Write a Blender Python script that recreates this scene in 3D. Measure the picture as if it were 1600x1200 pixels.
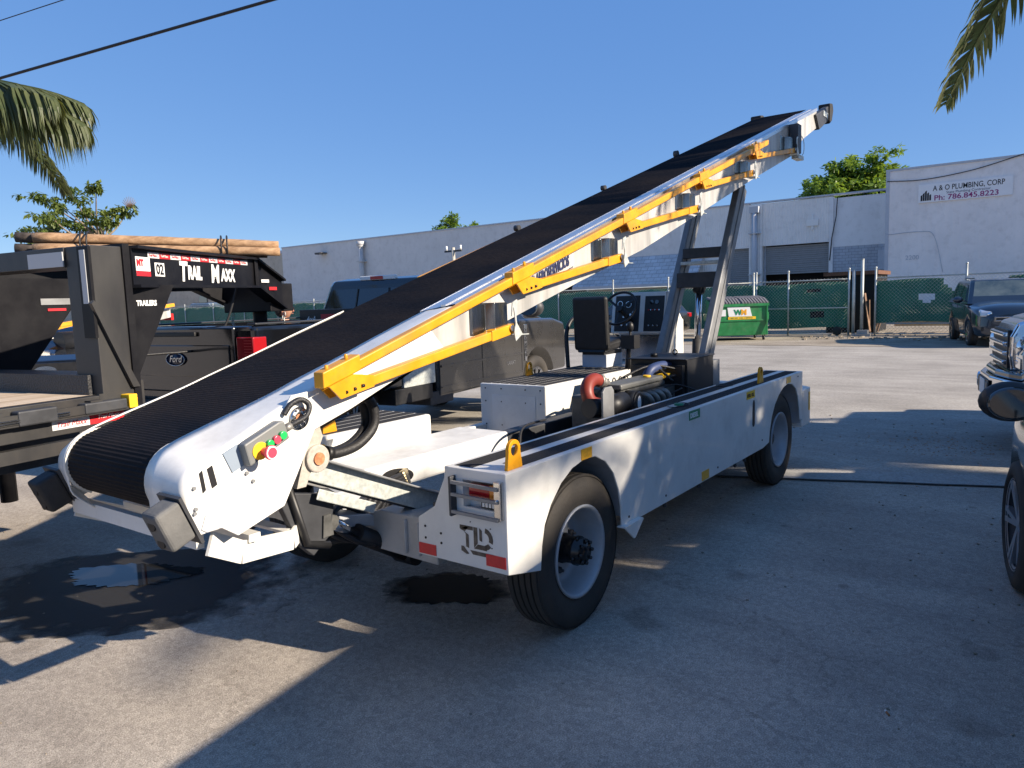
import bpy, bmesh, math, random
from math import sin, cos, pi, radians, atan2, hypot, sqrt
from mathutils import Vector, Matrix
random.seed(7)
for o in list(bpy.data.objects): bpy.data.objects.remove(o)
SC = bpy.context.scene
COL = SC.collection
# ---------------- camera ----------------
YAW, PIT, ROL = 0.6372, 0.11276, -0.033907
cam = bpy.data.cameras.new('camera'); co = bpy.data.objects.new('camera', cam); COL.objects.link(co)
F = Vector((cos(YAW)*cos(PIT), sin(YAW)*cos(PIT), -sin(PIT))); R0 = Vector((sin(YAW), -cos(YAW), 0)); U0 = R0.cross(F)
RR = cos(ROL)*R0+sin(ROL)*U0; UU = -sin(ROL)*R0+cos(ROL)*U0
M = Matrix((RR, UU, -F)).transposed().to_4x4(); M.translation = Vector((-2.39535, -1.8187, 1.65)); co.matrix_world = M
cam.sensor_fit = 'HORIZONTAL'; cam.sensor_width = 36; cam.lens = 36*1153/1600
cam.clip_start = .05; cam.clip_end = 2000
SC.camera = co
SC.render.resolution_x = 1024; SC.render.resolution_y = 768
# ---------------- light ----------------
EL, AZ = radians(27), radians(14)     # azimuth measured from -Y toward +X
SD = Vector((sin(AZ)*cos(EL), -cos(AZ)*cos(EL), sin(EL)))
w = bpy.data.worlds.new('World'); SC.world = w; w.use_nodes = True
nt = w.node_tree; bg = nt.nodes['Background']; sky = nt.nodes.new('ShaderNodeTexSky'); sky.sky_type = 'NISHITA'
sky.sun_disc = False; sky.sun_elevation = EL; sky.sun_rotation = atan2(SD.x, SD.y); sky.air_density = 1.0; sky.dust_density = .6; sky.ozone_density = 6; sky.altitude = 3000
tint = nt.nodes.new('ShaderNodeVectorMath'); tint.operation = 'MULTIPLY'; tint.inputs[1].default_value = (.52, .38, .22); nt.links.new(sky.outputs[0], tint.inputs[0]); base = nt.nodes.new('ShaderNodeVectorMath'); base.operation = 'ADD'; base.inputs[1].default_value = (.27, .86, 2.45); nt.links.new(tint.outputs[0], base.inputs[0]); nt.links.new(base.outputs[0], bg.inputs[0]); bg.inputs[1].default_value = .1
sun = bpy.data.lights.new('sun', 'SUN'); sun.energy = 4.4; sun.angle = radians(.53); sun.color = (1, .87, .71)
so = bpy.data.objects.new('sun', sun); COL.objects.link(so); so.rotation_euler = SD.to_track_quat('Z', 'Y').to_euler()
SC.view_settings.view_transform = 'Standard'; SC.view_settings.look = 'None'; SC.view_settings.gamma = 1; SC.view_settings.exposure = 1.15
SC.render.engine = 'CYCLES'
# ---------------- materials ----------------
MATS = {}
def mat(name, c, rough=.5, metal=0, var=0, vs=4, bump=0, bs=60, coat=0, c2=None, alpha=1, emit=0, tr=0, ior=1.45, stretch=None, dirt=0, spec=.5, thr=(.35,.65)):
    if name in MATS: return MATS[name]
    m = bpy.data.materials.new(name); m.use_nodes = True; n = m.node_tree; P = n.nodes['Principled BSDF']; L = n.links
    P.inputs['Base Color'].default_value = (*c, 1); P.inputs['Roughness'].default_value = rough; P.inputs['Metallic'].default_value = metal
    P.inputs['Coat Weight'].default_value = coat; P.inputs['Coat Roughness'].default_value = .06; P.inputs['IOR'].default_value = ior
    P.inputs['Specular IOR Level'].default_value = spec
    if tr: P.inputs['Transmission Weight'].default_value = tr
    if alpha < 1: P.inputs['Alpha'].default_value = alpha
    if emit: P.inputs['Emission Color'].default_value = (*c, 1); P.inputs['Emission Strength'].default_value = emit
    if var or bump or c2 or dirt:
        tc = n.nodes.new('ShaderNodeTexCoord'); mp = n.nodes.new('ShaderNodeMapping'); L.new(tc.outputs['Object'], mp.inputs[0])
        if stretch: mp.inputs['Scale'].default_value = stretch
    col = None
    if var or c2:
        nz = n.nodes.new('ShaderNodeTexNoise'); nz.inputs['Scale'].default_value = vs; nz.inputs['Detail'].default_value = 6; nz.inputs['Roughness'].default_value = .6
        L.new(mp.outputs[0], nz.inputs[0]); rp = n.nodes.new('ShaderNodeValToRGB')
        a = tuple(x*(1-var) for x in c); b = tuple(min(1, x*(1+var)) for x in c)
        if c2: a = c; b = c2
        rp.color_ramp.elements[0].color = (*a, 1); rp.color_ramp.elements[1].color = (*b, 1); rp.color_ramp.elements[0].position = thr[0]; rp.color_ramp.elements[1].position = thr[1]
        L.new(nz.outputs[0], rp.inputs[0]); L.new(rp.outputs[0], P.inputs['Base Color']); col = rp.outputs[0]
        mr = n.nodes.new('ShaderNodeMapRange'); mr.inputs[3].default_value = max(0, rough-.06); mr.inputs[4].default_value = min(1, rough+.1); L.new(nz.outputs[0], mr.inputs[0]); L.new(mr.outputs[0], P.inputs['Roughness'])
    if dirt:
        nd = n.nodes.new('ShaderNodeTexNoise'); nd.inputs['Scale'].default_value = 2.3; nd.inputs['Detail'].default_value = 9; nd.inputs['Roughness'].default_value = .7; L.new(mp.outputs[0], nd.inputs[0])
        r2 = n.nodes.new('ShaderNodeValToRGB'); r2.color_ramp.elements[0].position = .5; r2.color_ramp.elements[1].position = .78; r2.color_ramp.elements[1].color = (dirt,)*3+(1,); L.new(nd.outputs[0], r2.inputs[0])
        mx = n.nodes.new('ShaderNodeMix'); mx.data_type = 'RGBA'; L.new(r2.outputs[0], mx.inputs[0])
        if col: L.new(col, mx.inputs[6])
        else: mx.inputs[6].default_value = (*c, 1)
        mx.inputs[7].default_value = (.16, .13, .1, 1); L.new(mx.outputs[2], P.inputs['Base Color'])
    if bump:
        nb = n.nodes.new('ShaderNodeTexNoise'); nb.inputs['Scale'].default_value = bs; nb.inputs['Detail'].default_value = 4; L.new(mp.outputs[0], nb.inputs[0])
        bp = n.nodes.new('ShaderNodeBump'); bp.inputs['Strength'].default_value = bump; bp.inputs['Distance'].default_value = .01; L.new(nb.outputs[0], bp.inputs['Height']); L.new(bp.outputs[0], P.inputs['Normal'])
    MATS[name] = m; return m
WHITE = mat('white_paint', (.68, .67, .63), .36, var=.06, vs=3, coat=.15, dirt=.38)
WHITE2 = mat('white_paint_dusty', (.7, .7, .68), .45, var=.06, vs=6, dirt=.45)
YEL = mat('yellow_paint', (.66, .29, .006), .4, var=.14, vs=9, coat=.1, dirt=.5)
YELD = mat('bolt_yellow', (.7, .33, .02), .4)
BLACK = mat('black_plastic', (.014, .014, .015), .45, var=.2, vs=20)
RUB = mat('rubber', (.02, .02, .021), .7, var=.25, vs=12, bump=.2, bs=50)
TYRE = mat('tyre_rubber', (.026, .024, .022), .75, c2=(.055, .047, .038), vs=3, bump=.2, bs=80)
BELT = mat('belt_rubber', (.005, .006, .009), .75, c2=(.019, .015, .014), vs=2.2, stretch=(1.2, .5, 1), bump=.3, bs=60, spec=.12)
GRIP = mat('grip_tape', (.022, .022, .024), .9, var=.2, vs=30, bump=.6, bs=300)
ALU = mat('aluminium', (.72, .72, .72), .28, metal=.85, var=.08, vs=5, stretch=(.4, 1, 3), bump=.05, bs=20)
ALUW = mat('aluminium_web', (.36, .355, .34), .42, metal=.3, c2=(.6, .59, .56), vs=5, stretch=(1.6, 1, .25), dirt=.3)
STEEL = mat('steel_grey', (.23, .235, .24), .5, metal=.3, var=.15, vs=6, dirt=.3)
DSTEEL = mat('dark_steel', (.045, .047, .052), .5, metal=.2, var=.2, vs=8, dirt=.3)
ZINC = mat('galvanised_steel', (.42, .45, .43), .5, metal=.45, c2=(.6, .62, .58), vs=45, bump=.05)
CHROME = mat('chrome', (.8, .8, .82), .07, metal=1)
CHROMED = mat('dull_chrome', (.6, .6, .6), .22, metal=1, var=.1)
RIM = mat('rim_grey', (.36, .38, .4), .42, metal=.2, var=.08, vs=7, dirt=.5)
HUB = mat('hub_black', (.012, .012, .013), .22)
GREASE = mat('grease', (.02, .018, .016), .3, bump=.5, bs=90)
RUST = mat('rust', (.32, .12, .05), .7, c2=(.6, .25, .12), vs=40, bump=.3)
CAST = mat('cast_primer', (.34, .31, .27), .7, c2=(.45, .41, .36), vs=50, bump=.2)
RED = mat('red_plastic', (.5, .015, .015), .3)
REDL = mat('red_lens', (.32, .01, .014), .12, coat=.6)
REDR = mat('red_reflector', (.55, .025, .03), .3, var=.1, vs=60)
ORL = mat('amber_lens', (.7, .22, .02), .2, coat=.5)
ORR = mat('amber_reflector', (.85, .42, .03), .3, var=.15, vs=60)
GRN = mat('green_button', (.02, .42, .1), .3)
GRNL = mat('green_label', (.015, .2, .09), .4)
PINK = mat('red_button', (.7, .06, .1), .3)
GREYBOX = mat('grey_enclosure', (.17, .175, .17), .5)
HOSE = mat('hose_black', (.02, .02, .022), .5, bump=.3, bs=140)
REDH = mat('silicone_hose_red', (.2, .03, .02), .45, var=.15)
BLUEH = mat('blue_hose', (.03, .05, .13), .5)
ENG = mat('engine_grey', (.1, .1, .095), .5, metal=.3, var=.3, vs=14)
ENGA = mat('engine_alloy', (.25, .24, .22), .45, metal=.5, var=.3, vs=20)
LBLW = mat('label_white', (.75, .75, .73), .5)
INK = mat('ink_black', (.01, .01, .012), .5)
INKB = mat('ink_navy', (.02, .03, .09), .5)
INKR = mat('ink_red', (.5, .02, .03), .5)
INKM = mat('ink_magenta', (.3, .03, .16), .5)
INKY = mat('ink_yellow', (.85, .5, .02), .5)
PCUT = mat('cutout_shadow_metal', (.09, .085, .08), .4, metal=.5, var=.4, vs=30)
BLKP = mat('black_and_shaded_paint', (.005, .0055, .007), .12, coat=1, spec=.6, var=.1)
GRYP = mat('sunlit_metallic_paint', (.042, .04, .038), .26, metal=.35, coat=.9, var=.08, vs=3)  # sunlit grey of the towing pickup; its shaded parts take the black
TRLP = mat('trailer_shaded_black_paint', (.006, .006, .008), .42, coat=0, spec=.2, c2=(.012, .012, .014), vs=5, bump=.04, bs=20)  # black deepened so the shade over the neck sits in the colour
TRLG = mat('trailer_scuffed_paint', (.016, .016, .018), .42, c2=(.035, .034, .033), vs=3, stretch=(1, 1, .4), dirt=.2)
NAVY = mat('slate_blue_paint', (.018, .028, .045), .2, metal=.3, coat=1)
GRNP = mat('dark_green_grey_paint', (.028, .036, .034), .18, metal=.3, coat=1)
GLASS = mat('dark_glass', (.012, .016, .02), .05, coat=1, spec=.8)
WGLASS = mat('windscreen_glass', (.035, .05, .05), .06, coat=1, spec=.8, c2=(.09, .11, .1), vs=2.5)  # lighter mottled tone paints a greenish reflection into the glass
GLASSM = mat('mirror_glass', (.25, .28, .3), .03, metal=1)
LAMP = mat('headlamp_lens', (.5, .52, .54), .08, metal=.6, coat=1)
BARK = mat('bark', (.16, .12, .085), .9, c2=(.28, .23, .17), vs=12, stretch=(1, 1, .3), bump=.6, bs=30)
PBARK = mat('palm_bark', (.2, .17, .13), .9, c2=(.32, .28, .22), vs=5, stretch=(.3, .3, 8), bump=.5, bs=20)
LOG = mat('peeled_pole_wood', (.22, .125, .065), .8, c2=(.42, .27, .155), vs=4, stretch=(.25, 6, 6), bump=.3, bs=30, dirt=.3)
LOGE = mat('weathered_end_grain', (.07, .055, .045), .9, var=.4, vs=20)
SKIN = mat('skin', (.45, .24, .16), .5)
HAIR = mat('dark_hair', (.012, .009, .008), .6, bump=.5, bs=200)
SHIRT = mat('navy_shirt', (.03, .035, .06), .8)
def leafmat(name, c, c2):
    m = mat(name, c, .45, c2=c2, vs=1.3, spec=.4); P = m.node_tree.nodes['Principled BSDF']
    n = m.node_tree; t = n.nodes.new('ShaderNodeBsdfTranslucent'); t.inputs[0].default_value = (c2[0]*1.6, c2[1]*1.6, c2[2]*.8, 1)
    mx = n.nodes.new('ShaderNodeMixShader'); mx.inputs[0].default_value = .3; o = n.nodes['Material Output']
    n.links.new(P.outputs[0], mx.inputs[1]); n.links.new(t.outputs[0], mx.inputs[2]); n.links.new(mx.outputs[0], o.inputs[0]); return m
LEAF = leafmat('mango_leaf', (.045, .12, .02), (.19, .27, .045))
LEAF2 = leafmat('umbrella_tree_leaf', (.05, .085, .02), (.15, .19, .045))
PALM = leafmat('palm_leaf', (.035, .06, .025), (.14, .15, .06))
PALMD = leafmat('palm_leaf_dry', (.14, .11, .05), (.25, .2, .1))
# ---------------- mesh helpers ----------------
SPLIT = {'window', 'door_track', 'reflector_tape', 'strap_winch', 'dark_hanger_plate', 'rail', 'boom_web', 'bolt_hole', 'frame_rail', 'bed_rail_cap', 'window_seam', 'fork_pocket', 'roof_rail', 'body_moulding', 'landing_jack', 'hinge_plate', 'cross_tube', 'neck_beam_x', 'amber_lens', 'insulator', 'bolt_holes', 'door_seam', 'dipstick_cap', 'bolt'}
class MB:
    def __init__(s): s.b = bmesh.new(); s.mi = 0
    def face(s, vs):
        try: f = s.b.faces.new(vs); f.material_index = s.mi; return f
        except ValueError: return None
    def poly(s, pts): return s.face([s.b.verts.new(p) for p in pts])
    def box(s, c, d, rot=None):
        c = Vector(c); M = rot if rot is not None else Matrix.Identity(3)
        v = [s.b.verts.new(c+M@Vector((sx*d[0]/2, sy*d[1]/2, sz*d[2]/2))) for sx in (-1, 1) for sy in (-1, 1) for sz in (-1, 1)]
        for q in ((0, 1, 3, 2), (4, 6, 7, 5), (0, 4, 5, 1), (2, 3, 7, 6), (0, 2, 6, 4), (1, 5, 7, 3)): s.face([v[i] for i in q])
        return s
    def b2(s, x0, x1, y0, y1, z0, z1): return s.box(((x0+x1)/2, (y0+y1)/2, (z0+z1)/2), (abs(x1-x0), abs(y1-y0), abs(z1-z0)))
    def prism(s, pts, ax, a, b):
        # pts 2D in the other two axes (xz for y, yz for x, xy for z)
        def P(p, t): return {'y': (p[0], t, p[1]), 'x': (t, p[0], p[1]), 'z': (p[0], p[1], t)}[ax]
        A = [s.b.verts.new(P(p, a)) for p in pts]; B = [s.b.verts.new(P(p, b)) for p in pts]; n = len(pts)
        s.face(A); s.face(B[::-1])
        for i in range(n): s.face([A[i], B[i], B[(i+1) % n], A[(i+1) % n]])
        return s
    def tube(s, pts, r, seg=8, closed=False):
        pts = [Vector(p) for p in pts]; n = len(pts); rings = []; up = Vector((0, 0, 1)); prev = None
        for i, p in enumerate(pts):
            if closed: t = pts[(i+1) % n]-pts[i-1]
            else: t = pts[min(i+1, n-1)]-pts[max(i-1, 0)]
            t.normalize()
            if prev is None: a = t.cross(up); a = a if a.length > .05 else t.cross(Vector((1, 0, 0)))
            else: a = prev-t*prev.dot(t)
            a.normalize(); prev = a; b = t.cross(a); rr = r[i] if isinstance(r, (list, tuple)) else r
            rings.append([s.b.verts.new(p+rr*(cos(2*pi*k/seg)*a+sin(2*pi*k/seg)*b)) for k in range(seg)])
        for i in range(n-1+(1 if closed else 0)):
            A = rings[i]; B = rings[(i+1) % n]
            for k in range(seg):
                f = s.face([A[k], A[(k+1) % seg], B[(k+1) % seg], B[k]])
                if f: f.smooth = True
        if not closed: s.face(rings[0][::-1]); s.face(rings[-1])
        return s
    def cyl(s, p0, p1, r, seg=20, r2=None): return s.tube([p0, p1], [r, r if r2 is None else r2], seg)
    def lathe(s, prof, c, ax='y', seg=32, smooth=True):
        # prof (radius, offset along axis)
        rings = []; c = Vector(c)
        for (r, t) in prof:
            ring = []
            for k in range(seg):
                a = 2*pi*k/seg; u, v = r*cos(a), r*sin(a)
                p = {'y': Vector((u, t, v)), 'x': Vector((t, u, v)), 'z': Vector((u, v, t))}[ax]; ring.append(s.b.verts.new(c+p))
            rings.append(ring)
        for A, B in zip(rings, rings[1:]):
            for k in range(seg):
                f = s.face([A[k], A[(k+1) % seg], B[(k+1) % seg], B[k]])
                if f: f.smooth = smooth
        return s
    def bar(s, p0, p1, w, h, up=(0, 0, 1)):
        p0 = Vector(p0); p1 = Vector(p1); d = p1-p0; L = d.length; d.normalize(); u = Vector(up); y = u.cross(d).normalized(); z = d.cross(y)
        return s.box((p0+p1)/2, (L, w, h), Matrix((d, y, z)).transposed())
    def ball(s, c, r, seg=10):
        r = r if isinstance(r, (tuple, list)) else (r, r, r)
        m = bmesh.ops.create_uvsphere(s.b, u_segments=seg*2, v_segments=seg, radius=1)
        for v in m['verts']: v.co = Vector((v.co.x*r[0]+c[0], v.co.y*r[1]+c[1], v.co.z*r[2]+c[2]))
        for v in m['verts']:
            for f in v.link_faces: f.smooth = True; f.material_index = s.mi
        return s
    def build(s, name, m, parent=None, bevel=0, seg=2, loc=None, sub=0, solid=0, fix=True, smooth=False):
        if name in SPLIT and parent is not None:
            seen = set(); isl = []
            for v in s.b.verts:
                if v in seen: continue
                st = [v]; seen.add(v); g = []
                while st:
                    q = st.pop(); g.append(q)
                    for e in q.link_edges:
                        w_ = e.other_vert(q)
                        if w_ not in seen: seen.add(w_); st.append(w_)
                isl.append(g)
            if len(isl) > 1:
                res = []
                for g in isl:
                    n = MB(); mp = {v: n.b.verts.new(v.co) for v in g}; gs = set(g)
                    for f in s.b.faces:
                        if f.verts[0] in gs: k = n.face([mp[v] for v in f.verts]); k.material_index = f.material_index; k.smooth = f.smooth
                    res.append(n.build(name, m, parent, bevel, seg, loc, sub, solid, fix, smooth))
                s.b.free(); return res[0]
        me = bpy.data.meshes.new(name)
        if fix: bmesh.ops.recalc_face_normals(s.b, faces=s.b.faces[:])
        if smooth:
            for f in s.b.faces: f.smooth = True
        s.b.to_mesh(me); s.b.free()
        for q in (m if isinstance(m, (list, tuple)) else [m]): me.materials.append(q)
        o = bpy.data.objects.new(name, me); COL.objects.link(o)
        if parent is not None: o.parent = parent
        if loc: o.location = loc
        if solid: k = o.modifiers.new('s', 'SOLIDIFY'); k.thickness = solid
        if sub: k = o.modifiers.new('u', 'SUBSURF'); k.levels = sub; k.render_levels = sub
        if bevel: k = o.modifiers.new('b', 'BEVEL'); k.width = bevel; k.segments = seg; k.limit_method = 'ANGLE'; k.angle_limit = radians(35); k.harden_normals = False
        return o
def cutter(o, mb):
    me = bpy.data.meshes.new('c'); bmesh.ops.recalc_face_normals(mb.b, faces=mb.b.faces[:]); mb.b.to_mesh(me); mb.b.free()
    c = bpy.data.objects.new('c', me); COL.objects.link(c); par = o.parent; o.parent = None; mw = o.matrix_basis.copy(); o.matrix_basis = Matrix.Identity(4)
    k = o.modifiers.new('x', 'BOOLEAN'); k.object = c; k.operation = 'DIFFERENCE'; k.solver = 'EXACT'
    bpy.context.view_layer.update(); dg = bpy.context.evaluated_depsgraph_get()
    nm = bpy.data.meshes.new_from_object(o.evaluated_get(dg)); o.modifiers.clear(); o.data = nm; bpy.data.objects.remove(c); o.parent = par; o.matrix_basis = mw
def thing(name, label, cat, loc=(0, 0, 0), rz=0, group=None):
    o = bpy.data.objects.new(name, None); COL.objects.link(o); o.location = loc; o.rotation_euler = (0, 0, rz); o.empty_display_size = .2
    o['label'] = label; o['category'] = cat
    if group: o['group'] = group
    return o
def tag(o, label, cat, group=None, kind=None):
    o['label'] = label; o['category'] = cat
    if group: o['group'] = group
    if kind: o['kind'] = kind
    return o
def struct(o): o['kind'] = 'structure'; return o
def text(s, size, org, xd, yd, m, parent=None, name='lettering', ext=.001, align='LEFT', sx=1, shear=0, bold=0):
    c = bpy.data.curves.new('t', 'FONT'); c.body = s; c.size = size; c.extrude = ext; c.align_x = align; c.shear = shear; c.offset = bold; c.resolution_u = 3
    t = bpy.data.objects.new('t', c); COL.objects.link(t); bpy.context.view_layer.update(); dg = bpy.context.evaluated_depsgraph_get()
    me = bpy.data.meshes.new_from_object(t.evaluated_get(dg)); bpy.data.objects.remove(t)
    xd = Vector(xd).normalized(); yd = Vector(yd).normalized(); z = xd.cross(yd)
    Mx = Matrix((xd*sx, yd, z)).transposed().to_4x4(); Mx.translation = Vector(org); me.transform(Mx)
    me.materials.clear(); me.materials.append(m); o = bpy.data.objects.new(name, me); COL.objects.link(o)
    if parent is not None: o.parent = parent
    return o
def arc(cx, cz, r, a0, a1, n): return [(cx+r*cos(radians(a0+(a1-a0)*i/n)), cz+r*sin(radians(a0+(a1-a0)*i/n))) for i in range(n+1)]
def smoothpts(P, n=6):
    P = [Vector(p) for p in P]; out = []
    for i in range(len(P)-1):
        a = P[max(i-1, 0)]; b = P[i]; c = P[i+1]; d = P[min(i+2, len(P)-1)]
        for k in range(n):
            t = k/n; out.append(.5*((2*b)+(c-a)*t+(2*a-5*b+4*c-d)*t*t+(3*b-a-3*c+d)*t**3))
    out.append(P[-1]); return out
# =============== SETTING: ground ===============
def groundmat(name, base, base2, speck, bumpS, crack=False, stains=0):
    m = bpy.data.materials.new(name); m.use_nodes = True; n = m.node_tree; L = n.links; P = n.nodes['Principled BSDF']; N = n.nodes.new
    tc = N('ShaderNodeTexCoord')
    def noise(s, d=6, r=.6, st=None):
        x = N('ShaderNodeTexNoise'); x.inputs['Scale'].default_value = s; x.inputs['Detail'].default_value = d; x.inputs['Roughness'].default_value = r
        if st:
            mp = N('ShaderNodeMapping'); mp.inputs['Scale'].default_value = st; L.new(tc.outputs['Object'], mp.inputs[0]); L.new(mp.outputs[0], x.inputs[0])
        else: L.new(tc.outputs['Object'], x.inputs[0])
        return x
    def ramp(src, p0, p1, c0, c1):
        r = N('ShaderNodeValToRGB'); r.color_ramp.elements[0].position = p0; r.color_ramp.elements[1].position = p1; r.color_ramp.elements[0].color = (*c0, 1); r.color_ramp.elements[1].color = (*c1, 1); L.new(src, r.inputs[0]); return r.outputs[0]
    def mix(t, f, a, b):
        x = N('ShaderNodeMix'); x.data_type = 'RGBA'; x.blend_type = t
        if isinstance(f, float): x.inputs[0].default_value = f
        else: L.new(f, x.inputs[0])
        L.new(a, x.inputs[6]); L.new(b, x.inputs[7]); return x.outputs[2]
    col = ramp(noise(.7, 8).outputs[0], .35, .68, base, base2)
    s1 = ramp(noise(170, 3).outputs[0], .36, .66, (1-speck,)*3, (1+speck,)*3)
    col = mix('MULTIPLY', 1.0, col, s1)
    vo = N('ShaderNodeTexVoronoi'); vo.inputs['Scale'].default_value = 55; L.new(tc.outputs['Object'], vo.inputs[0])
    s2 = ramp(vo.outputs['Color'], .1, .9, (.78,)*3, (1.2,)*3); col = mix('MULTIPLY', .8, col, s2)
    s3 = ramp(noise(2.2, 9, .65, (1, .22, 1)).outputs[0], .38, .62, (.87, .865, .86), (1.07, 1.07, 1.06)); col = mix('MULTIPLY', 1.0, col, s3)
    if stains:
        st = ramp(noise(1.6, 3, .4).outputs[0], .66, .72, (1, 1, 1), (.5, .48, .46)); col = mix('MULTIPLY', float(stains), col, st)
        dots = N('ShaderNodeTexVoronoi'); dots.inputs['Scale'].default_value = 2.3; L.new(tc.outputs['Object'], dots.inputs[0])
        dt = ramp(dots.outputs['Distance'], .04, .09, (.5, .48, .47), (1, 1, 1)); col = mix('MULTIPLY', .7, col, dt)
    if crack:
        vc = N('ShaderNodeTexVoronoi'); vc.feature = 'DISTANCE_TO_EDGE'; vc.inputs['Scale'].default_value = .35
        nn = noise(3, 5); ad = N('ShaderNodeVectorMath'); ad.operation = 'MULTIPLY_ADD'; L.new(nn.outputs['Color'], ad.inputs[0]); ad.inputs[1].default_value = (.5, .5, .5); L.new(tc.outputs['Object'], ad.inputs[2]); L.new(ad.outputs[0], vc.inputs[0])
        cr = ramp(vc.outputs['Distance'], .001, .004, (.6, .58, .56), (1, 1, 1)); col = mix('MULTIPLY', .5, col, cr)
    L.new(col, P.inputs['Base Color']); P.inputs['Roughness'].default_value = .85; P.inputs['Specular IOR Level'].default_value = .3
    b = N('ShaderNodeBump'); b.inputs['Strength'].default_value = bumpS; b.inputs['Distance'].default_value = .006; L.new(noise(140, 5, .7).outputs[0], b.inputs['Height'])
    L.new(b.outputs[0], P.inputs['Normal']); return m
GM = groundmat('parking_lot_asphalt', (.335, .295, .25), (.44, .39, .33), .36, .8, crack=True, stains=.6)
SM = groundmat('street_asphalt', (.29, .268, .235), (.39, .362, .32), .16, .5)
DM = groundmat('dirt', (.24, .2, .15), (.38, .33, .26), .4, 1.0)
CONC = groundmat('concrete', (.3, .29, .27), (.38, .36, .33), .15, .4)
g = MB(); g.poly([(-900, -900, 0), (900, -900, 0), (900, 900, 0), (-900, 900, 0)]); struct(g.build('ground', GM))
def nrm(x0, y0, x1, y1, n, amp, seed):
    rn = random.Random(seed); out = []
    for i in range(n+1):
        t = i/n; out.append((x0+(x1-x0)*t+rn.uniform(-amp, amp), y0+(y1-y0)*t))
    return out
near = nrm(8.2, -12, 5.0, -2.6, 14, .03, 1)+nrm(5.0, -2.5, 3.75, 1.2, 18, .015, 2)+nrm(3.7, 1.4, -1, 14.0, 30, .05, 3)+nrm(-1.1, 14.3, -18, 60, 20, .3, 4)
far = nrm(20.9, 60, 20.9, -60, 90, .05, 5)
g = MB(); g.poly([(x, y, .004) for x, y in near]+[(x, y, .004) for x, y in far]+[(8.5, -60, .004)]); struct(g.build('street', SM))
g = MB(); g.poly([(x+.0, y, .008) for x, y in near[:33]]+[(x+.42, y, .008) for x, y in near[:33]][::-1]); struct(g.build('driveway_apron', CONC))
g = MB(); g.poly([(x, y, .012) for x, y in nrm(20.5, 60, 20.5, -60, 200, .12, 6)]+[(60, -60, .012), (60, 60, .012)]); struct(g.build('dirt_verge', DM))
# expansion joint dark line
g = MB()
pts = near[6:34]
for (a, b), (c, d) in zip(pts, pts[1:]): g.poly([(a-.015, b, .012), (a+.02, b, .012), (c+.02, d, .012), (c-.015, d, .012)])
struct(g.build('expansion_joint', mat('joint_tar', (.03, .028, .026), .8)))
def blob(cx, cy, rx, ry, rot, n, amp, seed, z):
    rn = random.Random(seed); ph = [rn.uniform(0, 6.28) for _ in range(6)]; P = []
    for i in range(n):
        a = 2*pi*i/n; r = 1+amp*(.3*rn.uniform(-.5, .5)*(1 if n > 150 else .3)+.22*sin(29*a+ph[5])+.5*sin(2*a+ph[0])+.35*sin(3*a+ph[1])+.25*sin(5*a+ph[2])+.15*sin(9*a+ph[3])+.08*sin(17*a+ph[4]))
        x = rx*r*cos(a); y = ry*r*sin(a); P.append((cx+x*cos(rot)-y*sin(rot), cy+x*sin(rot)+y*cos(rot), z))
    return P
def wetmat(name, c, r, bump, ior=1.33):
    m = mat(name, c, r, bump=bump, bs=120, ior=ior, spec=.5); return m
def fademat(name, c, rough, scale=1.0):
    # damp stain with ragged, fading border: opacity follows the puddle's own generated coordinates
    m = bpy.data.materials.new(name); m.use_nodes = True; n = m.node_tree; L = n.links; P = n.nodes['Principled BSDF']; N = n.nodes.new
    P.inputs['Base Color'].default_value = (*c, 1); P.inputs['Roughness'].default_value = rough; P.inputs['Specular IOR Level'].default_value = .15
    tc = N('ShaderNodeTexCoord'); gr = N('ShaderNodeTexGradient'); gr.gradient_type = 'QUADRATIC_SPHERE'; mp = N('ShaderNodeMapping'); mp.inputs['Location'].default_value = (-1, -1, 0); mp.inputs['Scale'].default_value = (2, 2, 0)
    L.new(tc.outputs['Generated'], mp.inputs[0]); nz = N('ShaderNodeTexNoise'); nz.inputs['Scale'].default_value = 6; nz.inputs['Detail'].default_value = 8; L.new(tc.outputs['Object'], nz.inputs[0])
    L.new(mp.outputs[0], gr.inputs[0]); ad = N('ShaderNodeMath'); ad.operation = 'MULTIPLY_ADD'; L.new(nz.outputs[0], ad.inputs[0]); ad.inputs[1].default_value = .35*scale; L.new(gr.outputs[0], ad.inputs[2])
    r = N('ShaderNodeMapRange'); r.inputs[1].default_value = .2; r.inputs[2].default_value = .36; r.inputs[4].default_value = .93; L.new(ad.outputs[0], r.inputs[0]); L.new(r.outputs[0], P.inputs['Alpha'])
    b = N('ShaderNodeBump'); b.inputs['Strength'].default_value = .5; b.inputs['Distance'].default_value = .006; n2 = N('ShaderNodeTexNoise'); n2.inputs['Scale'].default_value = 140; L.new(tc.outputs['Object'], n2.inputs[0]); L.new(n2.outputs[0], b.inputs['Height']); L.new(b.outputs[0], P.inputs['Normal'])
    return m
WR = radians(128)
g = MB(); g.poly(blob(-.33, 2.66, 1.3, .72, WR, 90, .12, 3, .004)); struct(g.build('wet_asphalt', fademat('damp_asphalt', (.03, .029, .028), .5, 1.15)))
g = MB(); g.poly(blob(-.22, 2.84, .4, .2, WR, 200, .22, 12, .008)); struct(g.build('puddle_water', wetmat('puddle_water', (.012, .012, .012), .02, .004)))
g = MB(); g.poly(blob(.68, .95, .42, .24, radians(-52), 90, .25, 9, .004)); struct(g.build('oil_stain', fademat('oil_soaked_asphalt', (.009, .009, .01), .75, 1.3)))
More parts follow.
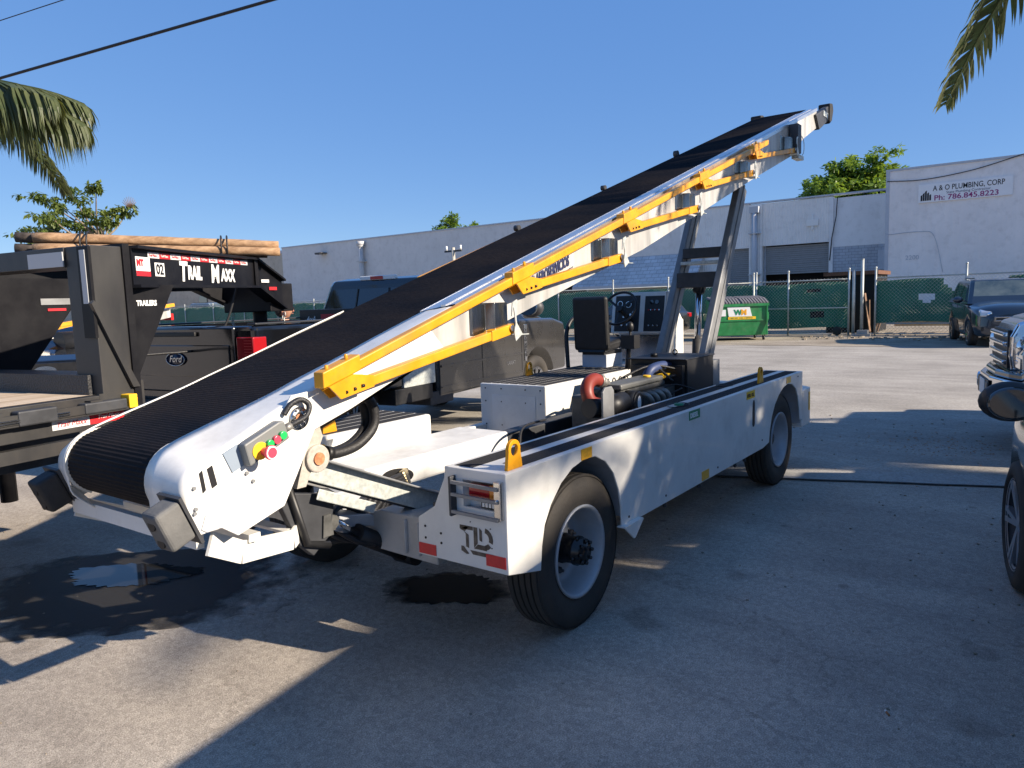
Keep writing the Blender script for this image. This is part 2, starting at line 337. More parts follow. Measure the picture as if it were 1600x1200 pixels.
# two cigarette butts / twigs on the asphalt
for (x, y, a, lab) in ((.62, -1.35, .6, 'small brown cigarette butt on the dark asphalt, the one farther from the camera'), (-.13, -1.05, 1.9, 'small brown cigarette butt on the dark asphalt, the one nearer the camera')):
    b = MB(); d = Vector((cos(a), sin(a), 0)); b.cyl(Vector((x, y, .005))-d*.012, Vector((x, y, .005))+d*.012, .004, 8); b.mi = 1; b.cyl(Vector((x, y, .005))+d*.0122, Vector((x, y, .005))+d*.022, .0039, 8)
    tag(b.build('cigarette_butt', [mat('cork_paper', (.35, .15, .06), .8), LBLW]), lab, 'cigarette butt', 'butts on the asphalt')
# =============== BUILDINGS ===============
def wallmat(name, c, var=.06, rib=0, brick=False, dirt=.25):
    m = mat(name, c, .75, var=var, vs=.6, dirt=dirt); n = m.node_tree; L = n.links; P = n.nodes['Principled BSDF']; N = n.nodes.new; tc = N('ShaderNodeTexCoord')
    if rib:
        w = N('ShaderNodeTexWave'); w.bands_direction = 'Y'; w.inputs['Scale'].default_value = rib; L.new(tc.outputs['Object'], w.inputs[0]); b = N('ShaderNodeBump'); b.inputs['Strength'].default_value = .5; b.inputs['Distance'].default_value = .03; L.new(w.outputs[0], b.inputs['Height']); L.new(b.outputs[0], P.inputs['Normal'])
    if brick:
        w = N('ShaderNodeTexBrick'); w.inputs['Scale'].default_value = brick; w.inputs['Color1'].default_value = (1, 1, 1, 1); w.inputs['Color2'].default_value = (.8, .8, .8, 1); w.inputs['Mortar'].default_value = (.45, .45, .45, 1)
        mp = N('ShaderNodeMapping'); mp.inputs['Rotation'].default_value = (radians(90), 0, radians(90)); L.new(tc.outputs['Object'], mp.inputs[0])
        cb = N('ShaderNodeSeparateXYZ'); L.new(tc.outputs['Object'], cb.inputs[0]); cc = N('ShaderNodeCombineXYZ'); L.new(cb.outputs[1], cc.inputs[0]); L.new(cb.outputs[2], cc.inputs[1]); L.new(cc.outputs[0], w.inputs[0])
        mx = N('ShaderNodeMix'); mx.data_type = 'RGBA'; mx.blend_type = 'MULTIPLY'; mx.inputs[0].default_value = .75
        src = P.inputs['Base Color'].links[0].from_socket; L.new(src, mx.inputs[6]); L.new(w.outputs[0], mx.inputs[7]); L.new(mx.outputs[2], P.inputs['Base Color'])
    return m
WG = wallmat('grey_stucco', (.66, .64, .62), .05); WR_ = wallmat('ribbed_siding', (.78, .76, .73), .05, rib=2.2); WBR = wallmat('painted_blue_brick', (.4, .44, .5), .1, brick=1.6)
WR2 = wallmat('ribbed_panel_wall', (.8, .76, .74), .05, rib=.9); SHG = wallmat('grey_shingles', (.55, .57, .6), .12, brick=1.1); BEI = wallmat('beige_wall', (.5, .42, .32), .1, dirt=.5)
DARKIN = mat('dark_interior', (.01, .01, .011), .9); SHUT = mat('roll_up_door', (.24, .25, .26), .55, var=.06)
TRIM = mat('grey_trim', (.45, .48, .53), .6, var=.05)
B = thing('warehouse', 'long low grey warehouse with roll-up doors and shingled canopy behind the fence', 'building', (40, 0, 0))
x = MB(); x.b2(0, 14, 16.6, 55, 0, 7.05)   # smooth part
tag0 = x.build('wall', WG, B)
y = MB()
def wallrect(m, ya, yb, za, zb, xf=0, th=.3): m.b2(xf, xf+th, ya, yb, za, zb)
wallrect(y, 12.45, 16.6, 4.15, 6.62); wallrect(y, 8.0, 12.45, 4.2, 6.55); wallrect(y, 13.95, 16.6, 0, 4.15)
y.build('ribbed_wall', WR_, B)
y = MB(); wallrect(y, 5.1, 8.0, 3.9, 6.45, .05); wallrect(y, 7.95, 8.15, 0, 6.5, -.05); y.build('panel_wall', wallmat('smooth_panel', (.72, .72, .72), .05), B)
y = MB(); wallrect(y, 5.1, 7.95, 0, 3.9, .06); y.build('brick_wall', WBR, B)
y = MB(); y.b2(.3, 14, 5.1, 16.6, 6.2, 6.4); y.b2(-.06, .3, 5.1, 16.6, 6.6, 6.68); y.b2(-.06, .0, 16.6, 55, 7.03, 7.12); y.build('roof', TRIM, B)
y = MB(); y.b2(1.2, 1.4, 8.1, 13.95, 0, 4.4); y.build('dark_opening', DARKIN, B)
def rolldoor(ya, yb, za, zb, xf):
    m = MB(); n = int((zb-za)/.11); 
    for i in range(n): z = za+(zb-za)*i/n; m.prism([(ya, z), (yb, z), (yb, z+.1), (ya, z+.1)], 'x', xf+(.0 if i % 2 else .025), xf+.09)
    o = m.build('roll_up_door', SHUT, B); f = MB(); f.b2(xf-.02, xf+.12, ya-.06, ya, 0, zb+.05); f.b2(xf-.02, xf+.12, yb, yb+.06, 0, zb+.05); f.build('door_track', TRIM, o); return o
rolldoor(12.5, 13.85, 0, 4.15, .2); rolldoor(8.2, 11.6, 2.6, 4.15, .25)
m = MB(); m.b2(-.12, .25, 11.7, 12.42, 0, 6.5); m.build('pilaster', WR_, B)
m = MB(); m.cyl((-.3, 12.05, 0), (-.3, 12.05, 6.05), .16, 14); m.b2(-.45, -.12, 11.8, 12.3, 6.05, 6.4); m.b2(-.5, -.1, 11.75, 12.35, 4.9, 4.96); m.b2(-.5, -.1, 11.75, 12.35, 2.6, 2.66); m.build('downpipe', mat('downpipe_grey', (.45, .47, .5), .5), B)
# shingled canopy (mansard) and what is under it
m = MB(); m.prism([(-1.6, 2.35), (0, 4.1), (0, 3.9), (-1.5, 2.2)], 'y', 15.1, 23.3); m.build('shingle_canopy', SHG, B)
m = MB(); m.b2(-1.62, -1.5, 15.1, 23.3, 2.16, 2.36); m.build('fascia', TRIM, B)
m = MB(); wallrect(m, 15.3, 23, 0, 2.2, -.06, .05); m.build('beige_front', BEI, B)
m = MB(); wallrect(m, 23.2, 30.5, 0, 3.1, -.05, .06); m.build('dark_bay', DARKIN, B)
for ya, yb in ((15.6, 17.1), (18.2, 19.9), (21.6, 22.4)):
    m = MB(); m.b2(-.12, -.055, ya, yb, .9, 1.95); m.build('window', GLASS, B)
m = MB(); m.cyl((-.3, 44.25, 2), (-.3, 44.25, 6.35), .2, 14); m.cyl((-.3, 44.25, 6.35), (-.3, 44.25, 6.5), .2, 14, .34); m.cyl((-.3, 44.25, 6.5), (-.3, 44.25, 6.85), .34, 14); m.b2(-.55, 0, 43.9, 44.6, 5.2, 5.28); m.build('vent_pipe', mat('vent_grey', (.5, .5, .5), .45), B)
m = MB(); m.b2(-.7, 0, 48.8, 49.6, 6.18, 6.26); m.b2(-.75, -.35, 48.9, 49.5, 6.1, 6.2); m.build('wall_light', DSTEEL, B)
m = MB(); m.b2(-.12, -.06, 23.2, 27.4, 5.4, 6.25); s_ = m.build('wall_sign', mat('faded_sign', (.36, .38, .42), .6), B)
m = MB(); m.poly([(-.125, 26.4, 5.6), (-.125, 26.0, 6.1), (-.125, 25.6, 5.6)]); m.build('sign_emblem', INK, s_)
m = MB(); m.b2(-.1, 0, 8.7, 9.3, 5.1, 5.45); m.b2(-.08, 0, 8.95, 9.05, 4.9, 5.7); m.build('alarm_box', LBLW, B)
m = MB(); m.tube([(-.08, 7.75, 6.45), (-.08, 7.8, 5.5), (-.08, 8.0, 4.4), (-.08, 8.1, 3.2)], .025, 5); m.build('cable', INK, B)
m = MB(); m.b2(-.1, 0, 5.15, 5.75, 2.6, 3.6); m.build('meter_box', TRIM, B)
B2 = thing('plumbing_building', 'tall pale grey building with a plumbing contractor sign behind the right-hand fence', 'building', (38, 0, 0))
m = MB(); m.b2(0, 12, -30, 5.1, 0, 7.25); m.build('wall', WR2, B2)
m = MB(); m.b2(-.04, .0, -30, 5.12, 7.2, 7.3); m.b2(-.03, 0, 4.95, 5.11, 0, 7.2); m.build('roof_edge', TRIM, B2)
s_ = MB(); s_.b2(-.07, -.01, -.02, 3.7, 5.58, 6.42); s_ = s_.build('sign_board', mat('sign_white', (.8, .79, .79), .5, var=.03), B2)
Y_ = (0, -1, 0); Z_ = (0, 0, 1)
text('A & O PLUMBING, CORP', .34, (-.075, 3.1, 6.08), Y_, Z_, INK, s_, sx=.76, bold=.003)
text('State Plumbing Contractor', .16, (-.075, 2.55, 5.91), Y_, Z_, INKB, s_)
text('Ph: 786.845.8223', .33, (-.075, 3.05, 5.64), Y_, Z_, INKM, s_, sx=1.12, bold=.005)
m = MB()
for i in range(5):
    yy = 3.6-.09*i; m.poly([(-.074, yy, 5.66), (-.074, yy-.075, 5.66), (-.074, yy-.075, 5.95+.09*(2-abs(2-i))+.0), (-.074, yy, 5.9+.09*(2-abs(2-i)))])
m.build('emblem', INK, s_)
m = MB(); m.tube(smoothpts([(-.06, 5.05, 6.75), (-.06, 3.5, 6.65), (-.06, 1.5, 6.85), (-.06, -.4, 7.3)], 4), .02, 5); m.build('cable', INK, B2)
m = MB(); m.tube(smoothpts([(-.03, 5.0, 4.2), (-.03, 3.6, 4.25), (-.03, 3.0, 4.0), (-.03, 2.6, 2.3)], 5), .012, 4); m.build('conduit', TRIM, B2)
text('2200', .3, (-.012, 4.2, 2.95), Y_, Z_, TRIM, B2, 'house_number')
b = thing('far_beige_building', 'weathered beige concrete wall seen over the green fence, left of the grey warehouse', 'building', (47, 0, 0))
m = MB(); m.b2(0, 10, 60, 150, 0, 7.6); m.build('wall', BEI, b)
m = MB(); m.b2(-.05, 0, 60, 150, 7.4, 7.7); m.build('roof_edge', TRIM, b)
m = MB()
for yy in (66, 72, 79, 88): m.b2(-.1, 0, yy, yy+1.6, 1, 3.4)
m.build('window', GLASS, b)
b = thing('far_grey_building', 'low grey ribbed building at the far left edge behind the trailer', 'building', (20, 82, 0), radians(35))
m = MB(); m.b2(-10, 10, -6, 6, 0, 7.4); m.build('wall', wallmat('grey_ribbed_far', (.32, .33, .35), .05, rib=1.5), b)
m = MB(); m.b2(-10.1, 10.1, -6.1, 6.1, 7.4, 7.6); m.build('roof', TRIM, b)
# =============== FENCES ===============
POST = mat('fence_post_galv', (.42, .44, .42), .5, metal=.4, var=.15)
WIRE = mat('fence_wire', (.4, .42, .4), .5, metal=.4)
def screenmat():
    m = mat('green_windscreen', (.022, .14, .09), .85, c2=(.035, .19, .125), vs=1.2, thr=(.3, .7)); return m
GS = screenmat()
def fence(name, label, y0, y1, x0, zt, post_y, gap=.28, group=None, tear=(), screen=True, top=True):
    t = thing(name, label, 'fence', (x0, 0, 0), 0, group)
    a = MB(); n = int((y1-y0)/.12); H = zt-.05
    for i in range(-int(H/.12), n+1):
        for sg in (1, -1):
            ya = y0+i*.12 if sg > 0 else y0+i*.12+H; yb = ya+sg*H; za, zb = .04, zt
            def clip(yv): return max(y0, min(y1, yv))
            if (ya < y0 and yb < y0) or (ya > y1 and yb > y1): continue
            ca, cb = clip(ya), clip(yb)
            if abs(cb-ca) < .02: continue
            z1 = za+abs(ca-ya)*(zb-za)/H; z2 = zb-abs(cb-yb)*(zb-za)/H
            a.tube([(0, ca, z1), (0, cb, z2)], .0035, 3)
    # barbs
    for i in range(int((y1-y0)/.12)): a.tube([(0, y0+i*.12, zt), (0, y0+i*.12+.01, zt+.06)], .004, 3)
    a.build('chain_mesh', WIRE, t, fix=False)
    if screen:
        s = MB(); ny = max(8, int((y1-y0)/.12)); nz = 14; rn = random.Random(int(y0*7))
        vs = [[s.b.verts.new((.035+.02*sin(i*.5+j*.4)+.012*sin(i*1.7+j), y0+(y1-y0)*i/ny, gap+.03*sin(i*.23)+(zt-.1-gap)*j/nz)) for j in range(nz+1)] for i in range(ny+1)]
        for i in range(ny):
            for j in range(nz):
                yc = y0+(y1-y0)*(i+.5)/ny; zc = gap+(zt-.1-gap)*(j+.5)/nz
                if any(((yc-ty)/ry)**2+((zc-tz)/rz)**2 < 1 and (zc-tz) < .35*rz for ty, tz, ry, rz in tear): continue
                f = s.face([vs[i][j], vs[i+1][j], vs[i+1][j+1], vs[i][j+1]])
                if f: f.smooth = True
        s.build('windscreen', GS, t, fix=False)
    for py in post_y:
        h = zt+.35 if py < 19 else zt+.1
        m = MB(); m.cyl((-.03, py, 0), (-.03, py, h), .035, 10); m.ball((-.03, py, h), .045, 6); m.build('post', POST, t)
    m = MB()
    if top: m.cyl((0, y0, zt), (0, y1, zt), .022, 8)
    m.cyl((0, y0, .06), (0, y1, .06), .018, 8); m.build('rail', POST, t)
    return t
fence('chain_link_fence', 'green screened chain-link fence behind the loader, left of the waste bin', 7.5, 58, 26, 2.0, [7.55, 11.05, 13.6, 16.4, 19.5, 23, 26.5, 30, 33.5, 37, 40.5, 44, 47.5, 51, 54.5])
fence('sliding_gate', 'green screened sliding gate on a small wheel, between the waste bin and tall posts', 4.1, 7.4, 25.8, 2.0, [6.2, 4.12, 7.38], tear=[(5.3, 1.62, .22, .12), (5.2, .78, .28, .14), (7.1, .5, .2, .14)])
m = MB(); m.lathe([(.0, -.04), (.14, -.04), (.16, -.02), (.16, .02), (.14, .04), (.0, .04)], (25.8, 4.5, .17), 'x', 18); wheel_gate = m.build('gate_wheel', TYRE); wheel_gate.parent = bpy.data.objects['sliding_gate']; wheel_gate.location = (-25.8, 0, 0)
m = MB(); m.b2(-.02, .02, 4.1, 7.4, .98, 1.02); m.build('mid_rail', POST, bpy.data.objects['sliding_gate'])
fence('chain_link_fence', 'torn dark green screened chain-link fence in front of the plumbing building', -12, 3.3, 26, 2.0, [3.3, .6, -2.2, -5, -8], gap=.45, tear=[(1.75, 1.3, .28, .2), (.95, 1.85, .1, .1), (.35, 1.85, .9, .42), (2.4, 2.0, .3, .12), (1.5, 2.0, .3, .1)])
for py, h, lab in ((3.95, 2.45, 'tall thin galvanised gate post left of its twin'), (3.68, 2.65, 'tallest galvanised gate post, right of its twin')):
    m = MB(); m.cyl((25.7, py, 0), (25.7, py, h), .055, 12); m.cyl((25.7, py, h), (25.7, py, h+.02), .06, 12)
    tag(m.build('gate_post', POST), lab, 'post', 'tall posts at the gate')
# junk: boards & pallets between posts
rn = random.Random(4)
for i in range(4):
    m = MB(); yb = 3.35+.1*i+rn.uniform(-.05, .05); m.bar((26.5+.1*i, yb, .1), (26.8, yb+rn.uniform(-.35, .35), 1.1+rn.random()*.5), .09, .03)
    tag(m.build('wooden_board', mat('scrap_wood', (.16, .09, .055), .85, c2=(.28, .18, .12), vs=6)), 'old wooden board leaning in the scrap pile between the gate posts and right fence', 'board', 'scrap boards by the gate')
m = MB()
for k in range(5): m.b2(27, 28, .9+k*.45-.05, .9+k*.45+.05, .42, .5)
for k in range(3): m.b2(27, 27.1, .85, 2.85, .3+k*.12-.02, .34+k*.12)
tag(m.build('pallet', mat('pallet_wood', (.5, .3, .17), .85, c2=(.62, .42, .26), vs=5)), 'pale wooden pallet lying behind the torn right fence', 'pallet')
m = MB(); m.b2(27.5, 30, 3.5, 5.4, 2.16, 2.3); m.build('x', DARKIN).name = 'rusty_container_roof'
o = bpy.data.objects['rusty_container_roof']; tag(o, 'low rust-brown container top showing over the gate', 'container'); o.data.materials[0] = mat('rust_brown', (.13, .06, .035), .8, var=.3)
mm = bpy.data.meshes; m = MB(); m.b2(27.6, 29.9, 3.6, 5.3, 0, 2.155); q = m.build('container_wall', DARKIN, o)
# rubble near gate foot
m = MB()
for i in range(260):
    xx = 24.6+rn.gauss(0, .7); yy = 1.5+rn.uniform(-3, 4); s = rn.uniform(.02, .07); m.box((xx, yy, s*.4), (s, s*1.3, s*.8), Matrix.Rotation(rn.random()*3, 3, 'Z'))
tag(m.build('rubble', DM), 'scattered dirt clods and gravel along the fence foot', 'rubble', kind='stuff')
m = MB(); m.b2(25.2, 25.6, 3.3, 3.9, 0, .1); m.b2(25.3, 25.6, 3.4, 3.75, .1, .22); tag(m.build('concrete_block', CONC), 'pale concrete block at the foot of the tall gate posts', 'block')
# =============== WASTE BIN ===============
DG = mat('bin_green_paint', (.016, .17, .05), .4, c2=(.03, .24, .08), vs=4, dirt=.4)
D = thing('dumpster', 'green steel waste bin with black slatted lid and white logo sign by the gate', 'dumpster', (23.4, 7.35, 0), radians(32))
# local: front face toward -x, length along y
m = MB(); m.prism([(-.75, .18), (-.62, .18), (-.62, .18), (.6, .18), (.6, 1.45), (-.82, 1.22), (-.82, .72)], 'y', -.92, .92); bd = m.build('bin_body', DG, D, bevel=.015)
m = MB(); m.b2(-.86, -.8, -.95, .95, 1.18, 1.27); m.b2(-.8, .62, -.95, -.9, 1.18, 1.3); m.b2(-.835, -.8, -.92, .92, .68, .73); m.b2(-.87, -.815, -.9, -.86, .2, 1.2); m.b2(-.87, -.815, .86, .9, .2, 1.2); m.build('rim_rail', DG, D)
m = MB(); m.b2(-.4, .3, -1.06, -.92, .7, .95); m.b2(-.4, .3, .92, 1.06, .7, .95); m.build('fork_pocket', DG, D)
LIDM = mat('bin_lid', (.03, .03, .03), .55)
for s0, s1 in ((-.93, -.02), (.02, .93)):
    m = MB(); n = 9
    for k in range(n):
        ya = s0+(s1-s0)*k/n; m.prism([(-.84, 1.27), (-.3, 1.42), (.6, 1.5), (.6, 1.53), (-.3, 1.46), (-.84, 1.31)], 'y', ya, ya+(s1-s0)/n*.62)
    m.prism([(-.83, 1.26), (-.3, 1.41), (.6, 1.49), (.6, 1.5), (-.3, 1.42), (-.83, 1.27)], 'y', s0, s1); m.build('lid', mat('bin_lid_grey', (.16, .15, .15), .6), D)
for cx, cy in ((-.7, -.8), (-.7, .8), (.5, -.8), (.5, .8)):
    m = MB(); m.lathe([(0, -.025), (.08, -.025), (.08, .025), (0, .025)], (cx, cy, .08), 'y', 14); m.b2(cx-.03, cx+.03, cy-.04, cy-.03, .08, .2); m.b2(cx-.03, cx+.03, cy+.03, cy+.04, .08, .2); m.build('caster', BLACK, D)
m = MB(); m.prism([(.42, .98), (-.42, .98), (-.5, 1.16), (-.42, 1.16)][:0] or [(.4, .84), (-.38, .84), (-.3, 1.16), (.45, 1.16)], 'x', -.84, -.822); sg = m.build('logo_sign', LBLW, D)
text('W', .24, (-.845, .22, .9), (0, -1, 0), Z_, GRNL, sg, bold=.014); text('M', .24, (-.8452, -.01, .9), (0, -1, 0), Z_, mat('logo_orange', (.75, .35, .02), .5), sg, bold=.014)
m = MB(); m.b2(-.842, -.822, -.5, .42, .74, .83); sb = m.build('yellow_strip', INKY, D); text('1-800 WM  CALL 4 SERVICE', .065, (-.846, .38, .765), (0, -1, 0), Z_, GRNL, sb)
m = MB(); m.b2(-.84, -.822, .5, .72, .86, 1.08); m.build('warning_sticker', LBLW, D)
# =============== UTILITY POLE, WIRES ===============
U = thing('utility_pole', 'short pale utility pole with crossarm and insulators before the grey warehouse', 'utility pole', (30, 26, 0))
m = MB(); m.cyl((0, 0, 0), (0, 0, 4.75), .13, 12, .1); m.build('pole', mat('pole_weathered', (.4, .38, .33), .8, var=.2), U)
m = MB(); m.bar((0, -.62, 4.55), (0, .62, 4.55), .1, .1); m.build('crossarm', DSTEEL, U)
for yy in (-.55, .5):
    m = MB(); m.cyl((0, yy, 4.6), (0, yy, 4.85), .06, 8); m.build('insulator', LBLW, U)
def far_pt(az, el, d): return Vector((-2.395+d*cos(radians(az)), -1.819+d*sin(radians(az)), 1.65+d*math.tan(radians(el))))
for i, ((a0, e0, d0), (a1, e1, d1), r, lab) in enumerate((((74, 12.6, 26), (44, 23.2, 17), .035, 'thick black overhead cable crossing the upper left sky'), ((72, 16.4, 26), (62, 21.0, 22), .012, 'thin black overhead wire in the top left corner, above the thick cable'))):
    A = far_pt(a0, e0, d0); Bq = far_pt(a1, e1, d1); A2 = A+(A-Bq)*.6; B3 = Bq+(Bq-A)*.8
    P = [A2.lerp(B3, t/30)-Vector((0, 0, .0)) for t in range(31)]
    m = MB(); m.tube(P, r, 6); tag(m.build('overhead_cable', INK), lab, 'cable', 'overhead cables')
# =============== TREES ===============
def tree(name, label, loc, trunk_pts, r0, clumps, leafm, n_per, ls, limbs=True, seed=1, droop=.3):
    t = thing(name, label, 'tree', loc); rn = random.Random(seed)
    tp = smoothpts(trunk_pts, 4); m = MB(); m.tube(tp, [r0*(1-.5*i/len(tp)) for i in range(len(tp))], 8)
    if limbs:
        for (c, r) in clumps:
            b = tp[rn.randrange(len(tp)//2, len(tp))]; c = Vector(c); mid = b.lerp(c, .5)+Vector((rn.uniform(-.2, .2), rn.uniform(-.2, .2), -.1))
            m.tube(smoothpts([b, mid, c], 4), [r0*.4, r0*.36, r0*.32, r0*.28, r0*.24, r0*.2, r0*.16, r0*.12, r0*.08], 6)
    m.build('trunk', BARK, t)
    m = MB()
    for (c, r) in clumps:
        c = Vector(c); rr = r if isinstance(r, tuple) else (r, r, r*.75)
        sub = [(Vector((rn.gauss(0, .5)*rr[0], rn.gauss(0, .5)*rr[1], rn.gauss(0, .45)*rr[2])), rn.uniform(.2, .42)) for _ in range(10)]
        for i in range(n_per):
            sc, sr = sub[rn.randrange(10)]; d = Vector((rn.gauss(0, 1), rn.gauss(0, 1), rn.gauss(0, 1))).normalized()*(rn.random()**.4)*sr
            p = c+sc+Vector((d.x*rr[0], d.y*rr[1], d.z*rr[2])); a = rn.uniform(0, 6.28); L = ls*rn.uniform(.7, 1.3); tilt = -droop+rn.gauss(0, .5)
            dr = Vector((cos(a)*cos(tilt), sin(a)*cos(tilt), sin(tilt))); sd = dr.cross(Vector((rn.gauss(0, .4), rn.gauss(0, .4), 1))).normalized()*L*.22
            m.face([m.b.verts.new(q) for q in (p, p+dr*L*.45+sd, p+dr*L, p+dr*L*.45-sd)])
    m.build('crown', leafm, t, fix=False); return t
rn = random.Random(11)
cl = [((rn.gauss(0, 1.2), rn.uniform(-2.2, 1.9), 8.0+rn.uniform(-1.0, .7)), rn.uniform(1.2, 1.7)) for _ in range(26)]
cl += [((0, -1.2, 9.5), 1.2), ((0, -1.7, 9.3), 1.1), ((0, .4, 9.2), 1.3), ((0, .9, 8.8), 1.2)]
tree('mango_tree', 'dense bright green round tree rising behind the warehouse, left of the plumbing building', (50, 9.3, 0), [(0, 0, 0), (.1, 0, 3), (0, 0, 6)], .35, cl, LEAF, 620, .36, seed=3)
rn = random.Random(5)
cl = [((rn.gauss(0, .8), rn.uniform(-2.4, 2.4), 8.9+rn.uniform(-.6, .7)), .9) for _ in range(9)]+[((0, .6, 10.9), .8), ((0, .2, 10.3), 1.0), ((0, 1.3, 10.2), .8), ((0, -2.6, 9.3), .6)]
tree('broadleaf_tree', 'small green treetop showing over the middle of the warehouse roof', (60, 51.3, 0), [(0, 0, 0), (0, 0, 8)], .3, cl, LEAF, 260, .4, seed=8)
tree('shrub_top', 'tiny sprig of dark foliage over the warehouse roof, right of the small treetop', (60, 46.2, 0), [(0, 0, 0), (0, 0, 8)], .2, [((0, 0, 8.75), (.5, .9, .25))], LEAF2, 220, .3, seed=8)
# umbrella tree with open limbs, seen over the trailer
cl = [((x, y, z), (r*.62, r*.62, r*.27)) for x, y, z, r in [(-0.17, 1.25, 5.03, 0.75), (0.55, 0.93, 5.1, 0.9), (0.22, -1.26, 5.01, 0.38), (-0.81, -0.74, 4.28, 0.8), (0.21, 0.79, 4.32, 1.0), (-0.32, 0.75, 4.11, 0.9), (0.45, 0.25, 4.2, 0.9), (0.4, -0.69, 4.2, 0.5), (0.58, 0.02, 4.54, 0.55), (1.13, -0.24, 4.52, 0.6), (1.42, -0.45, 4.56, 0.5), (0.56, -1.16, 4.17, 0.45), (-0.21, -0.09, 4.64, 0.6), (-0.79, 0.05, 3.74, 0.9), (0.21, 0.49, 3.82, 0.9), (1.0, 0.85, 4.1, 0.35), (0.07, 1.14, 3.97, 0.9)]]
tree('umbrella_tree', 'open umbrella-shaped tree with drooping leaf clusters above the gooseneck trailer', (7.12, 20.22, 0), [(0, 0, 0), (.1, 0, 1.8), (.35, -.16, 2.93), (.7, -.32, 3.73)], .1, cl, LEAF2, 260, .145, seed=6, droop=.6)
fl = MB(); c = Vector((1.38, -.65, 4.75))
for i in range(9):
    a = radians(-75+i*19); d = Vector((.6, -.8, 0))*sin(a)+Vector((0, 0, 1))*cos(a); fl.tube([c-Vector((0, 0, .15)), c+d*.2], [.015, .006], 4)
fl.build('flower_spike', mat('red_flower', (.16, .1, .06), .7), bpy.data.objects['umbrella_tree'])
# palms
def frond_mesh(L, n, seed, drop, dry=False, leafL=.62, hang=0, rise=.32):
    rn = random.Random(seed); m = MB(); P = []
    for i in range(n+1):
        t = i/n; P.append(Vector((L*(t-.1*t*t), 0, L*(rise*t-drop*t*t))))
    m.mi = 1; m.tube(P[::max(1, n//10)]+[P[-1]], [.028*(1-.85*i/11) for i in range(len(P[::max(1, n//10)])+1)], 5); m.mi = 0
    for i in range(int(n*.12), n):
        for sgn in (-1, 1):
            for sub in (0, .5):
                t = (i+sub)/n; p = P[i].lerp(P[i+1], sub); tang = (P[i+1]-P[i]).normalized()
                ll = leafL*(sin(pi*(.12+.84*t))**.6)*rn.uniform(.8, 1.1); sp = .55+rn.gauss(0, .12)
                d0 = (tang*.65+Vector((0, sgn, 0))*sp*(1-.45*hang)+Vector((0, 0, .1-.75*hang*rn.uniform(.3, 1)))).normalized(); d1 = (d0*(.45-.3*hang)+Vector((0, 0, -1))*rn.uniform(.7, 1.2)).normalized()
                w0 = tang.cross(d0).normalized().cross(d0)*.014
                a = p; b = p+d0*ll*.4; c = b+(d0*.4+d1*.6).normalized()*ll*.35; e = c+d1*ll*.3
                va = [m.b.verts.new(q) for q in (a-w0, a+w0, b+w0*1.2, b-w0*1.2, c+w0*.8, c-w0*.8, e)]
                m.face([va[0], va[1], va[2], va[3]]); m.face([va[3], va[2], va[4], va[5]]); m.face([va[5], va[4], va[6]])
    me = bpy.data.meshes.new('frond'); m.b.to_mesh(me); m.b.free(); me.materials.append(PALMD if dry else PALM); me.materials.append(PALM); return me
FR = [frond_mesh(2.9, 60, 1, .62), frond_mesh(3.1, 64, 2, .85), frond_mesh(2.7, 56, 3, .4), frond_mesh(2.4, 50, 4, 1.15, True), frond_mesh(2.7, 95, 5, .34, leafL=1.05, hang=1, rise=.22), frond_mesh(2.4, 50, 6, .3, leafL=.8, hang=.75, rise=.1)]
def palm(label, x, y, h, rots, lean=(0, 0)):
    t = thing('palm_tree', label, 'palm tree', (x, y, 0), 0, 'coconut palms around the lot'); rn = random.Random(int(x*31+y*7))
    m = MB(); n = 26; m.tube([(lean[0]*(i/n)**2, lean[1]*(i/n)**2, h*i/n) for i in range(n+1)], [.16-.05*i/n+(.012 if i % 2 else 0) for i in range(n+1)], 12); m.build('trunk', PBARK, t)
    for a, k, s in rots:
        f = bpy.data.objects.new('frond', FR[k]); COL.objects.link(f); f.parent = t; f.location = (lean[0], lean[1], h); f.rotation_euler = (rn.gauss(0, .12), rn.gauss(0, .05), radians(a)); f.scale = (s, s, s)
    return t
allr = [(a+random.uniform(-9, 9), random.choice([0, 1, 2, 0, 1]), random.uniform(.85, 1.05)) for a in range(0, 360, 22)]
# =============== BELT LOADER ===============
L0 = thing('belt_loader', 'white airport baggage belt loader with raised black conveyor and folded yellow handrails', 'belt loader')
# ---- right side body: rounded box skirt with arches (XZ outline) ----
def archpts(cx, hw, zt, zb0, zb1, n=14):
    return [(cx-hw*cos(pi*i/n), (zb0+(zb1-zb0)*i/n) if i in (0, n) else zb0+(zt-zb0)*sin(pi*i/n)**.62) for i in range(n+1)]
side = [(0, .495), (.235, .44)]+[(.25, .55), (.275, .64), (.33, .72), (.42, .80), (.52, .85), (.63, .872), (.74, .866), (.84, .82), (.92, .745), (.975, .64), (1.0, .54), (1.005, .44)]
side += [(1.005, .43), (3.35, .43), (3.50, .45), (3.52, .54), (3.57, .645), (3.65, .735), (3.76, .805), (3.88, .85), (4.0, .865), (4.13, .85), (4.24, .8), (4.32, .71), (4.36, .6), (4.385, .5), (4.45, .5), (4.45, .932), (0, .932)]
sb = MB(); sb.prism(side, 'y', 0, .012); panel = sb.build('side_panel', WHITE, L0, bevel=.004)
m = MB(); m.prism([(.0, .932), (.0, .90), (4.45, .90), (4.45, .932)], 'y', .0125, .345); deck = m.build('side_deck', WHITE, L0, bevel=.006)
m = MB(); m.prism([(.007, .902), (.007, .55), (.02, .902)][:0] or [(.0, .5), (4.45, .5), (4.45, .9), (.0, .9)], 'y', .335, .345); inn = m.build('inner_panel', WHITE2, L0)
cutter(inn, MB().cyl((.66, .2, .385), (.66, .5, .385), .4, 32)); cutter(inn, MB().cyl((3.96, .2, .385), (3.96, .5, .385), .4, 32))
